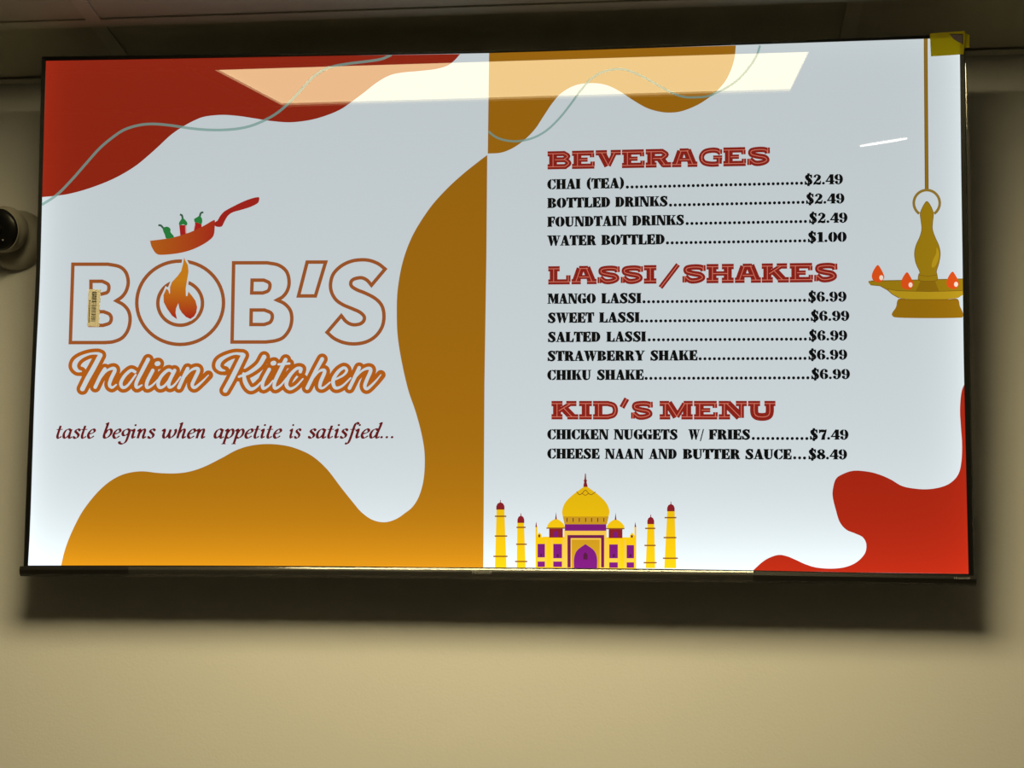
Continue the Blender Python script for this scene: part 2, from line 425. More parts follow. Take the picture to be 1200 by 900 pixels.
# wall bracket: plate on the wall and two arms to the tilted rails
br = empty('wall_bracket', (0, YW, 0)); tag(br, 'black steel tilting bracket on the wall behind the screen', 'bracket')
box_obj('wall_plate', (-0.3, 0.3, -0.006, -0.0005, -0.10, 0.10), M_steel, br, bev=0.001)
for x in (-0.2, 0.2):
    bm = bmesh.new(); box(bm, x - 0.012, x + 0.012, -0.064, -0.006, -0.02, 0.02, bev=0.002); bm_obj('bracket_arm', bm, M_steel, br)

# ------------------------------------------------------------------ picture: coloured shapes
c1 = zoomed(0, 0, 3); c2 = zoomed(400, 0, 3); c3 = zoomed(800, 0, 3); c4 = zoomed(0, 300, 3); c5 = zoomed(400, 300, 3)
c6 = zoomed(800, 300, 3); c7 = zoomed(0, 600, 3); c8 = zoomed(400, 600, 3); c9 = zoomed(800, 600, 3)
RED = screen_mat('screen_red', (142, 35, 17)); GOLD = screen_mat('screen_gold', (157, 103, 13), gam=1.6)  # gold's exponent paints an exaggerated brightening towards the bottom into its emission
RED2 = screen_mat('screen_red_low', (154, 33, 14))
TEAL = screen_mat('screen_teal', (108, 152, 142), alpha=0.74)
edge = c2([(418, 190), (395, 215), (370, 232), (330, 243), (270, 250), (215, 255), (170, 265), (125, 290), (80, 325), (40, 355)]) + \
    c1([(1200, 383), (1150, 405), (1090, 422), (1020, 430), (950, 425), (900, 417), (840, 408), (780, 404), (720, 410), (680, 425), (640, 447), (600, 475),
        (560, 512), (520, 548), (470, 588), (400, 628), (320, 660), (250, 680), (200, 688), (148.5, 693)])
a = Art(); a.poly(smooth(edge) + [(51.5, 160), (54, 71.4), (200, 69), (400, 65.3)])
a.obj('red_wave_shape', RED, screen, 1)
edge = c2([(513, 545), (480, 570), (430, 610), (375, 660), (320, 720), (275, 785), (245, 840)]) + \
    c5([(222, 0), (207, 60), (197, 130), (195, 200), (198, 280), (212, 370), (235, 470), (262, 550), (283, 630), (293, 700), (290, 780), (275, 840), (252, 880)]) + \
    c8([(225, 3), (190, 26), (150, 36), (108, 27)]) + c5([(70, 900), (40, 865), (0, 815)]) + \
    c4([(1150, 750), (1100, 705), (1050, 680), (1000, 666), (940, 661), (880, 667), (830, 683), (780, 710), (720, 740), (670, 757), (620, 764), (560, 763),
        (500, 757), (450, 763), (410, 778), (370, 805), (330, 845), (290, 898)]) + c7([(262, 50), (240, 100), (225, 145), (215, 188)])
a = Art(); a.poly(smooth(edge) + [(240, 662.7), (400, 663.5), (500, 664.6), (566.3, 665), (566.8, 600), (567.7, 450), (570, 300)])
a.obj('gold_wave_shape', GOLD, screen, 1)
edge = c2([(515, 540), (560, 537), (600, 522), (640, 495), (680, 455), (710, 410), (740, 365), (770, 330), (810, 305), (850, 294), (900, 293), (940, 302),
           (980, 322), (1030, 355), (1075, 380), (1120, 393), (1160, 396)]) + \
    c3([(0, 390), (50, 370), (90, 345), (120, 320), (150, 285), (170, 245), (182, 205), (187, 160)])
a = Art(); a.poly(smooth(edge) + [(800, 55.1), (740, 57), (660, 59.6), (573.2, 62.3)])
a.obj('gold_wave_shape', GOLD, screen, 1)
edge = c6([(991, 448), (980, 480), (975, 540), (978, 600), (982, 660), (980, 720), (970, 765), (945, 795), (910, 812), (860, 820), (810, 817), (770, 808),
           (730, 785), (690, 768), (650, 758), (600, 755), (560, 768), (538, 785), (528, 820), (528, 850)]) + \
    c9([(539, -5), (552, 35), (575, 62), (605, 75), (632, 88), (645, 110), (643, 140), (625, 165), (600, 183), (565, 195), (520, 199), (470, 195), (430, 183),
        (395, 167), (365, 155), (335, 151), (300, 163), (275, 180), (248, 205)])
a = Art(); a.poly(smooth(edge) + [(1000, 670.7), (1135, 672.5), (1133, 590)])
a.obj('red_wave_shape', RED2, screen, 1)
a = Art(); a.stroke(smooth(c1([(148, 720), (200, 685), (250, 635), (300, 578), (350, 522), (400, 480), (440, 455), (490, 440), (540, 436), (600, 441), (660, 450),
    (720, 456), (780, 457), (840, 452), (890, 440), (940, 418), (980, 393), (1020, 358), (1060, 315), (1100, 272), (1140, 245), (1175, 233)]) +
    c2([(0, 228), (40, 222), (90, 216), (140, 208), (176, 193)])), 3.1)
a.obj('teal_wave_line', TEAL, screen, 2)
a = Art(); a.stroke(smooth(c2([(517, 462), (540, 480), (570, 492), (610, 497), (650, 492), (690, 478), (730, 452), (770, 412), (805, 368), (840, 320), (870, 285),
    (900, 262), (940, 247), (985, 243), (1020, 252), (1060, 270), (1100, 292), (1150, 320)]) +
    c3([(0, 340), (50, 342), (90, 338), (120, 325), (160, 305), (200, 275), (235, 235), (260, 195), (272, 160)])), 2.5)
a.obj('teal_wave_line', TEAL, screen, 2)

# ------------------------------------------------------------------ picture: logo
LOGO = screen_mat('logo_orange', (152, 82, 38)); LOGO2 = screen_mat('script_orange', (172, 90, 22))
z = zoomed(70, 290, 6); y_ = zoomed(260, 290, 6)
SW = 4.1
def B(zf, outer, holes, name_label):
    a = Art(); a.stroke(smooth(zf(outer)), SW, closed=True)
    for h in holes: a.stroke(smooth(zf(h)), SW, closed=True)
    tag(a.obj('outlined_letter', LOGO, screen, 2), name_label)
def dd(*p): return list(p)
def cl(p):      # drop the repeated last point of a smoothed closed corner path
    return p
def closed_path(zf, pts):
    q = smooth(zf(pts)); 
    if abs(q[0][0] - q[-1][0]) + abs(q[0][1] - q[-1][1]) < 1e-6: q = q[:-1]
    return q
a = Art()
a.stroke(closed_path(z, [(93, 118), (93, 118), (340, 118), (340, 118), (420, 135), (465, 175), (482, 240), (470, 300), (440, 345), (398, 375), (398, 375), (450, 405), (485, 450), (495, 510),
    (480, 580), (440, 635), (380, 662), (320, 669), (320, 669), (75, 669), (75, 669)]), SW, True)
a.stroke(closed_path(z, [(220, 238), (220, 238), (300, 238), (300, 238), (338, 258), (346, 285), (335, 315), (295, 328), (295, 328), (220, 328), (220, 328)]), SW, True)
a.stroke(closed_path(z, [(215, 452), (215, 452), (310, 452), (310, 452), (350, 470), (363, 500), (350, 532), (305, 548), (305, 548), (213, 548), (213, 548)]), SW, True)
a.obj('outlined_letter', LOGO, screen, 2)
a = Art()
for rx, ry, cy in ((305, 293, 389), (157, 155, 392)):
    a.stroke(z([(847 + rx * math.cos(2 * PI * i / 64), cy + ry * math.sin(2 * PI * i / 64)) for i in range(64)]), SW, True)
a.obj('outlined_letter', LOGO, screen, 2)
a = Art()
a.stroke(closed_path(y_, [(83, 108), (83, 108), (320, 108), (320, 108), (400, 125), (455, 170), (473, 240), (462, 300), (430, 345), (388, 370), (388, 370), (440, 395), (480, 440), (492, 500),
    (478, 570), (435, 630), (380, 655), (310, 665), (310, 665), (72, 665), (72, 665)]), SW, True)
a.stroke(closed_path(y_, [(213, 230), (213, 230), (295, 230), (295, 230), (332, 248), (338, 275), (325, 305), (288, 320), (288, 320), (210, 320), (210, 320)]), SW, True)
a.stroke(closed_path(y_, [(207, 440), (207, 440), (300, 440), (300, 440), (345, 460), (355, 490), (340, 525), (298, 542), (298, 542), (205, 542), (205, 542)]), SW, True)
a.obj('outlined_letter', LOGO, screen, 2)
a = Art(); a.stroke(y_([(600, 103), (730, 103), (658, 341), (539, 341)]), SW, True); a.obj('outlined_letter', LOGO, screen, 2)
a = Art()
a.stroke(closed_path(y_, [(1148, 152), (1148, 152), (1100, 115), (1040, 92), (980, 87), (910, 97), (840, 130), (785, 185), (765, 250), (770, 310), (800, 365), (850, 402), (920, 432), (970, 455), (1000, 485),
    (998, 515), (970, 538), (920, 543), (875, 522), (840, 480), (840, 480), (740, 597), (740, 597), (790, 640), (860, 670), (940, 678), (1020, 662), (1085, 620), (1128, 555), (1140, 480), (1125, 410),
    (1080, 360), (1010, 322), (950, 298), (912, 272), (908, 243), (930, 222), (980, 213), (1020, 230), (1052, 266), (1052, 266)]), SW, True)
a.obj('outlined_letter', LOGO, screen, 2)
# flame with its white halo over the letter O
FL = z([(875, 70), (885, 95), (902, 125), (906, 170), (896, 230), (886, 290), (888, 342), (898, 342), (905, 310), (930, 340), (955, 375), (967, 420), (960, 460), (945, 485), (920, 503),
        (890, 490), (860, 460), (842, 430), (834, 392), (818, 430), (815, 460), (825, 505), (790, 480), (755, 430), (732, 385), (730, 335), (750, 290), (764, 300), (772, 328),
        (776, 322), (776, 280), (790, 243), (830, 200), (855, 165), (868, 115)])
a = Art(); a.poly(FL); a.stroke(FL, 4.2, True); a.obj('flame_halo', WHITE, screen, 3)
fy = [uv(*z([(875, q)])[0])[1] for q in (505, 230)]
a = Art(); a.poly(FL); a.obj('flame_drawing', screen_mat('flame_fade', (165, 26, 22), (196, 122, 24), 2, fy[0], fy[1]), screen, 4)
# frying pan with chillies
p_ = zoomed(160, 220, 7.5)
px_ = [uv(*p_([(q, 450)])[0])[0] for q in (120, 690)]
a = Art(); a.poly(smooth_closed(p_([(120, 467), (122, 466), (250, 450), (370, 425), (500, 380), (600, 330), (678, 285), (690, 300), (688, 345), (683, 400), (665, 440), (600, 490), (500, 540), (400, 570), (300, 585),
    (210, 590), (175, 580), (150, 550), (130, 510)]), 3)); a.obj('pan_drawing', screen_mat('pan_fade', (176, 92, 22), (165, 40, 24), 0, px_[0], px_[1]), screen, 3)
a = Art(); a.poly(smooth_closed(p_([(690, 305), (712, 288), (735, 250), (770, 210), (830, 175), (920, 130), (1000, 98), (1065, 83), (1080, 92), (1075, 120), (1060, 140), (1000, 170), (920, 195),
    (850, 215), (810, 240), (785, 275), (765, 315), (750, 340), (720, 345), (690, 335)]), 3)); a.obj('pan_handle_drawing', screen_mat('handle_red', (158, 32, 26)), screen, 3)
GREEN = screen_mat('chilli_green', (40, 122, 58)); CRED = screen_mat('chilli_red', (165, 30, 28)); SHEEN = screen_mat('chilli_sheen', (205, 150, 150)); DKG = screen_mat('chilli_stem', (58, 92, 72))
def each(name, mat, layer, polys):
    for P in polys: q_ = Art(); q_.poly(P); q_.obj(name, mat, screen, layer)
def each_rect(name, mat, layer, f, boxes): each(name, mat, layer, [f([(b[0], b[1]), (b[2], b[1]), (b[2], b[3]), (b[0], b[3])]) for b in boxes])
each('chilli_drawing', CRED, 2, [p_([(376, 328), (438, 328), (440, 415), (385, 420)]), p_([(515, 305), (572, 312), (572, 350), (505, 380)])])
each('chilli_sheen', SHEEN, 3, [p_([(428, 335), (438, 330), (440, 400), (430, 402)]), p_([(512, 320), (518, 320), (508, 372), (502, 374)])])
each('chilli_cap_drawing', GREEN, 4, [smooth_closed(p_([(232, 355), (260, 343), (285, 348), (300, 368), (300, 392), (330, 435), (265, 448), (250, 415), (235, 380)]), 3),
    smooth_closed(p_([(407, 268), (430, 285), (447, 310), (440, 332), (410, 322), (380, 332), (374, 310), (390, 283)]), 3),
    smooth_closed(p_([(555, 248), (575, 270), (578, 300), (568, 322), (540, 308), (513, 304), (508, 275), (530, 262)]), 3)])
for q in ([(192, 330), (215, 333), (238, 358)], [(382, 235), (400, 245), (407, 280)], [(588, 215), (565, 225), (555, 262)]):
    a = Art(); a.stroke(smooth(p_(q)), 2.3); a.obj('chilli_stem_drawing', DKG, screen, 3)
# brush script, orange ground and white letters
q4 = zoomed(70, 400, 6); q5 = zoomed(240, 400, 5)
S6 = [  # (points, widths in pixels)
    ([(152, 212), (124, 205), (105, 176), (117, 140), (155, 110), (215, 88), (270, 86), (286, 100)], [1.5, 4.0, 5.8, 5.4, 3.8, 2.6, 3.2, 4.5]), ([(286, 98), (240, 185), (195, 265), (160, 335)], [5.4, 5.6, 5.6, 5.4]),
    ([(318, 195), (290, 240), (250, 322)], 4.2), ([(275, 275), (325, 212), (372, 190), (388, 205), (362, 262), (350, 305), (368, 325), (398, 305)], [2, 2.4, 3.6, 4.2, 4.2, 3.8, 3, 1.8]),
    ([(530, 215), (500, 205), (455, 245), (430, 295), (445, 325), (480, 308), (535, 235)], [3.4, 3.6, 3.8, 4.0, 3.6, 2.8, 2.2]), ([(622, 128), (582, 205), (540, 290), (543, 325), (578, 308)], [4.6, 4.4, 4.2, 3.4, 1.8]),
    ([(655, 205), (615, 285), (615, 325), (650, 310), (690, 270)], [4.2, 4.2, 3.6, 2.4, 1.8]), ([(684, 158), (693, 156)], 5.4),
    ([(795, 215), (762, 203), (715, 245), (692, 295), (705, 325), (742, 308), (795, 235)], [3.4, 3.6, 3.8, 4.0, 3.6, 2.8, 2.2]), ([(808, 205), (770, 285), (772, 322), (805, 308), (850, 250)], [4.2, 4.2, 3.6, 2.4, 1.8]),
    ([(900, 192), (872, 250), (838, 325)], 4.2), ([(860, 275), (915, 210), (958, 190), (975, 205), (950, 262), (932, 305), (950, 325), (1000, 285), (1046, 238)], [2, 2.4, 3.6, 4.2, 4.2, 4.0, 3.4, 2.4, 1.2]),
]
S5 = [
    ([(118, 172), (94, 166), (77, 146), (86, 116), (122, 90), (175, 72), (222, 76)], [1.5, 4.0, 5.8, 5.4, 3.8, 2.8, 4.0]), ([(226, 82), (190, 155), (155, 225), (120, 288)], [5.4, 5.6, 5.6, 5.4]),
    ([(348, 92), (318, 140), (262, 182), (200, 208)], [5.4, 5.0, 4.0, 2.6]), ([(228, 190), (238, 240), (265, 278), (298, 270), (335, 235)], [3.4, 5.2, 4.6, 3.0, 1.8]),
    ([(378, 165), (342, 235), (342, 275), (372, 262), (400, 230)], [4.2, 4.2, 3.6, 2.4, 1.8]), ([(399, 129), (406, 127)], 5.4),
    ([(474, 108), (445, 165), (410, 240), (412, 275), (445, 258), (480, 215)], [4.6, 4.4, 4.2, 3.6, 2.4, 1.8]), ([(432, 135), (496, 130)], 2.6),
    ([(560, 178), (562, 160), (535, 162), (495, 205), (478, 252), (498, 278), (535, 262), (575, 220)], [4.0, 4.0, 3.4, 4.2, 4.4, 3.6, 2.4, 1.8]),
    ([(688, 104), (652, 170), (600, 274)], [4.6, 4.4, 4.2]), ([(625, 228), (665, 180), (694, 168), (702, 182), (680, 235), (675, 268), (695, 272), (735, 240)], [2, 2.4, 3.6, 4.2, 4.2, 3.6, 2.6, 1.8]),
    ([(755, 228), (810, 200), (832, 172), (815, 155), (780, 180), (752, 230), (765, 272), (805, 262), (855, 215)], [2.2, 2.6, 3.2, 3.4, 4.0, 4.4, 3.8, 2.6, 1.8]),
    ([(905, 155), (880, 208), (848, 274)], 4.2), ([(868, 228), (918, 175), (958, 158), (972, 172), (950, 225), (938, 262), (952, 278), (995, 240), (1032, 196)], [2, 2.4, 3.6, 4.2, 4.2, 4.0, 3.4, 2.4, 1.2]),
]
back = Art(); front = Art()
GROW = 8.6
for zf, S in ((q4, S6), (q5, S5)):
    for pts, wd in S:
        if not isinstance(wd, list): wd = [wd] * len(pts)
        q = smooth([(x, yv, ww * (6 if zf is q4 else 5)) for (x, yv), ww in zip(pts, wd)])
        k_ = 6 if zf is q4 else 5
        P = zf([(x, yv) for x, yv, _ in q]); W_ = [ww / k_ for _, _, ww in q]
        front.stroke(P, W_, cap=True)
        for (x, yv), ww in zip(P, W_): back.disc(x, yv, (max(ww, 2.6) + GROW) / 2, n=18)
        back.stroke(P, [max(ww, 2.6) + GROW for ww in W_])
back.obj('script_lettering_ground', LOGO2, screen, 2)
front.obj('script_lettering', WHITE, screen, 3)

# ------------------------------------------------------------------ picture: hanging oil lamp
o_ = zoomed(1000, 200, 4.5)
LG = screen_mat('lamp_gold', (150, 118, 14)); LGL = screen_mat('lamp_gold_light', (176, 142, 26)); LGD = screen_mat('lamp_gold_dark', (134, 100, 12)); LBD = screen_mat('lamp_base_gold', (146, 104, 10))
EDG = screen_mat('lamp_outline', (120, 88, 20))
a = Art(); a.rect(1082.6, 45.2, 1087.0, 58); a.add([(1082.6, 58), (1087.0, 58), (1088.2, 222.5), (1083.8, 222.5)], [(0, 1, 2, 3)]); a.obj('lamp_cord_drawing', EDG, screen, 1)
a = Art(); a.stroke([(1084.8, 45.5), (1086.0, 222)], 2.2); a.obj('lamp_cord_drawing', screen_mat('cord_gold', (142, 106, 24)), screen, 2)
a = Art(); a.stroke([(1086 + 15.2 * math.cos(q), 238 - 15.2 * math.sin(q)) for q in [(-55 + 290 * i / 40) * PI / 180 for i in range(41)]], 3.1); a.obj('lamp_ring_drawing', screen_mat('ring_gold', (140, 112, 40)), screen, 2)
body = smooth_closed(o_([(387, 163), (400, 175), (415, 203), (422, 230), (418, 270), (417, 310), (430, 350), (450, 395), (458, 440), (450, 490), (438, 530), (441, 550), (440, 578), (392, 584), (345, 578), (344, 550), (350, 535),
    (330, 490), (322, 440), (330, 395), (350, 350), (360, 310), (357, 270), (352, 230), (360, 203), (375, 175)]), 4)
base = smooth_closed(o_([(240, 676), (310, 680), (480, 680), (548, 676), (562, 715), (577, 748), (577, 770), (555, 776), (400, 778), (235, 775), (206, 765), (205, 750), (225, 720)]), 4)
base = [(min(x, 1128.6), yv) for x, yv in base]
a = Art(); a.poly(base); a.obj('lamp_foot_drawing', LBD, screen, 2)
bowl = o_([(78, 588), (95, 579), (350, 575), (440, 573), (577, 571), (578, 655), (550, 672), (480, 680), (300, 680), (240, 672), (205, 652), (180, 630), (140, 608), (90, 603)])
a = Art(); a.poly(bowl); a.obj('lamp_bowl_drawing', LG, screen, 3)
a = Art(); a.poly(o_([(180, 622), (230, 632), (400, 637), (577, 632), (577, 655), (550, 671), (480, 678), (300, 678), (240, 670), (205, 650)])); a.obj('lamp_bowl_drawing', LGL, screen, 4)
a = Art(); a.poly(o_([(355, 580), (430, 580), (452, 636), (328, 636)])); a.obj('lamp_neck_drawing', LGD, screen, 5)
a = Art(); a.poly(body); a.obj('lamp_stem_drawing', LG, screen, 6)
a = Art(); a.poly(smooth_closed(o_([(440, 405), (452, 440), (442, 485), (425, 510), (412, 505), (420, 470), (435, 440)]), 4)); a.obj('lamp_stem_sheen', LGL, screen, 7)
a = Art()
a.stroke(body, 0.7, True); a.stroke(o_([(80, 584), (350, 576)]), 0.8); a.stroke(o_([(445, 574), (577, 571)]), 0.8); a.stroke(o_([(180, 624), (230, 634), (400, 638), (577, 633)]), 0.7); a.stroke(o_([(240, 680), (548, 680)]), 0.7)
a.stroke(o_([(90, 603), (140, 608), (180, 630), (205, 652), (240, 672)]), 0.8); a.stroke(o_([(344, 550), (392, 558), (440, 550)]), 0.6)
a.obj('lamp_outline_drawing', EDG, screen, 8)
FLM = screen_mat('lamp_flame', (214, 78, 22)); SPK = screen_mat('flame_glint', (240, 215, 195))
for cx_, cy_ in ((130, 545), (284, 583), (524, 580)):
    a = Art(); a.poly(smooth_closed(o_([(cx_ - 2, cy_ - 47), (cx_ + 14, cy_ - 28), (cx_ + 29, cy_ + 2), (cx_ + 32, cy_ + 22), (cx_ + 16, cy_ + 42), (cx_ - 5, cy_ + 44), (cx_ - 27, cy_ + 32), (cx_ - 33, cy_ + 8), (cx_ - 22, cy_ - 22)]), 4))
    a.obj('lamp_flame_drawing', FLM, screen, 9)
    a = Art(); a.disc(*o_([(cx_ + 17, cy_ + 20)])[0], 2.4, 3.0, 12); a.obj('flame_glint', SPK, screen, 10)

# ------------------------------------------------------------------ picture: domed palace
t_ = zoomed(570, 550, 5)
YEL = screen_mat('palace_yellow', (216, 174, 12)); YEL2 = screen_mat('palace_light_yellow', (214, 172, 66)); DOME = screen_mat('dome_yellow', (210, 168, 10))
TAN = screen_mat('palace_ochre', (180, 134, 24)); PUR = screen_mat('palace_purple', (106, 20, 104)); MAR = screen_mat('palace_maroon', (122, 26, 34)); BRN = screen_mat('palace_brown', (126, 78, 20)); PURF = screen_mat('palace_plum', (96, 22, 66))
DK = screen_mat('palace_dark', (70, 20, 50))
def R(a, *b): P = t_([(b[0], b[1]), (b[2], b[3])]); a.rect(P[0][0], P[0][1], P[1][0], P[1][1])
BASEY = 583
minarets = [((60, 232, 105, 232, 118, 50), 82, 194, 24, [(275, 50, 117), (391, 49, 122), (510, 41, 124)]),
            ((182, 305, 220, 305, 230, 178), 202, 272, 20, [(340, 176, 230), (439, 174, 237), (540, 168, 240)]),
            ((945, 312, 983, 312, 989, 933), 963, 279, 20, [(346, 930, 990), (446, 926, 992), (547, 921, 998)]),
            ((1061, 235, 1103, 235, 1112, 1042), 1081, 204, 22, [(283, 1044, 1113), (400, 1038, 1113), (521, 1034, 1122)])]
for sh, mx_, ty, rr, lines in minarets:
    a = Art(); a.poly(t_([(sh[0], sh[1]), (sh[2], sh[3]), (sh[4], BASEY - 4), (sh[5], BASEY - 4)])); mo = a.obj('minaret_drawing', YEL, screen, 1)
    a = Art(); a.poly(t_([(mx_ - rr, ty + 42), (mx_ - rr, ty + 22), (mx_ - rr * .7, ty + 7), (mx_, ty - 2), (mx_ + rr * .7, ty + 7), (mx_ + rr, ty + 22), (mx_ + rr, ty + 42)])); R(a, mx_ - 2, ty - 14, mx_ + 2, ty)
    a.obj('minaret_cap_drawing', MAR, screen, 2)
    each_rect('minaret_balcony_drawing', BRN, 2, t_, [(xa, yy - 4, xb, yy + 4) for yy, xa, xb in lines])
each('palace_wing_drawing', YEL, 1, [t_([(288, BASEY), (288, 335), (298, 335), (298, 385), (310, 368), (324, 385), (324, 400), (330, 395), (470, 395), (470, BASEY)]),
    t_([(692, BASEY), (692, 398), (836, 398), (840, 400), (840, 388), (853, 370), (868, 388), (868, 337), (878, 337), (878, BASEY)])])
each_rect('palace_centre_drawing', YEL2, 2, t_, [(456, 355, 704, BASEY)])
each_rect('palace_trim_drawing', YEL2, 2, t_, [(345, 412, 352, BASEY), (378, 412, 388, BASEY), (446, 412, 456, BASEY), (706, 412, 714, BASEY), (775, 412, 783, BASEY), (808, 412, 818, BASEY), (300, 516, 343, 538), (392, 521, 443, 538), (720, 521, 770, 541), (822, 521, 865, 541)])
a = Art(); R(a, 475, 385, 690, 575); a.obj('palace_portal_frame', PURF, screen, 3)
a = Art(); R(a, 494, 403, 672, BASEY); a.obj('palace_portal_trim', YEL2, screen, 4)
each_rect('palace_portal_panel', TAN, 5, t_, [(500, 412, 664, BASEY)])
a = Art(); a.poly(smooth(t_([(514, BASEY), (514, BASEY), (514, 520), (532, 475), (580, 438), (580, 438), (630, 475), (648, 520), (648, BASEY), (648, BASEY)]), 5)); a.obj('palace_arch_drawing', PUR, screen, 6)
each_rect('palace_drum_drawing', PUR, 6, t_, [(460, 322, 702, 360)])
each_rect('palace_window_drawing', PUR, 6, t_, [(300, 437, 343, 516), (392, 437, 443, 521), (720, 440, 770, 521), (822, 444, 865, 521), (300, 540, 343, 572), (392, 540, 443, 572), (720, 545, 770, 577), (822, 545, 865, 577)])
each('palace_opening_drawing', DK, 7, [t_([(568, 528), (568, 500), (580, 485), (593, 500), (593, 528)])])
each_rect('palace_opening_drawing', DK, 7, t_, [(316, 495, 326, 512), (412, 497, 424, 515), (740, 497, 752, 515), (838, 497, 850, 515), (305, 382, 315, 398), (847, 386, 858, 400)] + [(x - 2, 285, x + 3, 308) for x in (472, 508, 544, 581, 616, 652, 688)])
a = Art(); a.poly(smooth(t_([(448, 278), (444, 245), (460, 198), (500, 155), (550, 117), (580, 96), (580, 96), (610, 115), (660, 153), (703, 198), (721, 245), (715, 278)]), 5)); a.obj('palace_dome_drawing', DOME, screen, 4)
a = Art(); a.poly(t_([(448, 276), (716, 276), (706, 322), (458, 322)])); a.obj('palace_dome_band', TAN, screen, 4)
a = Art(); a.stroke(smooth(t_([(528, 130), (545, 148), (562, 140), (580, 122), (598, 140), (615, 148), (640, 132)])), 0.8); a.stroke(smooth(t_([(560, 140), (580, 152), (600, 140)])), 0.7); a.obj('palace_dome_ornament', BRN, screen, 5)
for c_, e_ in ((408, 0), (757, 3)):
    a = Art(); a.poly(smooth_closed(t_([(c_ - 46, 342 + e_), (c_ - 46, 322 + e_), (c_ - 28, 303 + e_), (c_, 290 + e_), (c_ + 26, 303 + e_), (c_ + 45, 322 + e_), (c_ + 46, 342 + e_)]), 3)); a.obj('small_dome_drawing', YEL, screen, 3)
    a = Art(); R(a, c_ - 40, 342 + e_, c_ + 40, 400 + e_); a.poly(t_([(c_ - 5, 293 + e_), (c_, 250 + e_), (c_ + 5, 293 + e_)])); a.obj('small_dome_base_drawing', MAR, screen, 4)
    a = Art(); R(a, c_ - 56, 341 + e_, c_ + 52, 348 + e_); a.obj('small_dome_eave', BRN, screen, 5)
    a = Art(); a.poly(t_([(c_ - 12, 396 + e_), (c_ - 12, 372 + e_), (c_, 358 + e_), (c_ + 12, 372 + e_), (c_ + 12, 396 + e_)])); a.obj('small_dome_opening', PUR, screen, 5)
a = Art(); a.poly(t_([(568, 103), (572, 80), (575, 60), (578, 25), (583, 25), (585, 60), (588, 80), (594, 103)])); a.disc(*t_([(580, 66)])[0], 2.0, 1.4, 10); a.disc(*t_([(580, 90)])[0], 2.3, 1.4, 10)
a.obj('palace_spire_drawing', MAR, screen, 6)
each('palace_spire_drawing', MAR, 6, [t_([(287, 338), (292, 306), (297, 338)]), t_([(868, 338), (872, 308), (878, 338)])])

# ------------------------------------------------------------------ lettering: stencil roman (cap height 10)
def stem(x0, x1, s=0.7): return [('r', x0, 0, x1, 10), ('r', x0 - s, 9.35, x1 + s, 10), ('r', x0 - s, 0, x1 + s, .65)]
ARM_T = ('p', [(4.3, 10), (7.3, 10), (7.3, 6.7), (6.8, 6.7), (6.0, 8.8), (4.3, 9.25)])
ARM_M = ('p', [(4.3, 5.45), (5, 5.45), (5.6, 6.7), (6.1, 6.7), (6.1, 3.3), (5.6, 3.3), (5, 4.6), (4.3, 4.6)])
ARM_B = ('p', [(4.3, 0), (7.6, 0), (7.8, 3.5), (7.2, 3.5), (6.2, 1.1), (4.3, .75)])
def Sg(x=0): return [('s', [(6.4 + x, 8.0, .9), (5.4 + x, 9.3, 1.1), (3.6 + x, 9.4, 1.4), (2.1 + x, 8.0, 2.5), (3.2 + x, 6.0, 3.0), (5.2 + x, 4.3, 3.0), (6.2 + x, 2.3, 2.5), (4.8 + x, .6, 1.4), (2.7 + x, .6, 1.1), (1.3 + x, 2.2, .9)]), ('r', 6.3 + x, 6.7, 6.95 + x, 10), ('r', .7 + x, 0, 1.35 + x, 3.4)]
SER = lambda x0, x1, y: ('r', x0, y, x1, y + .65)
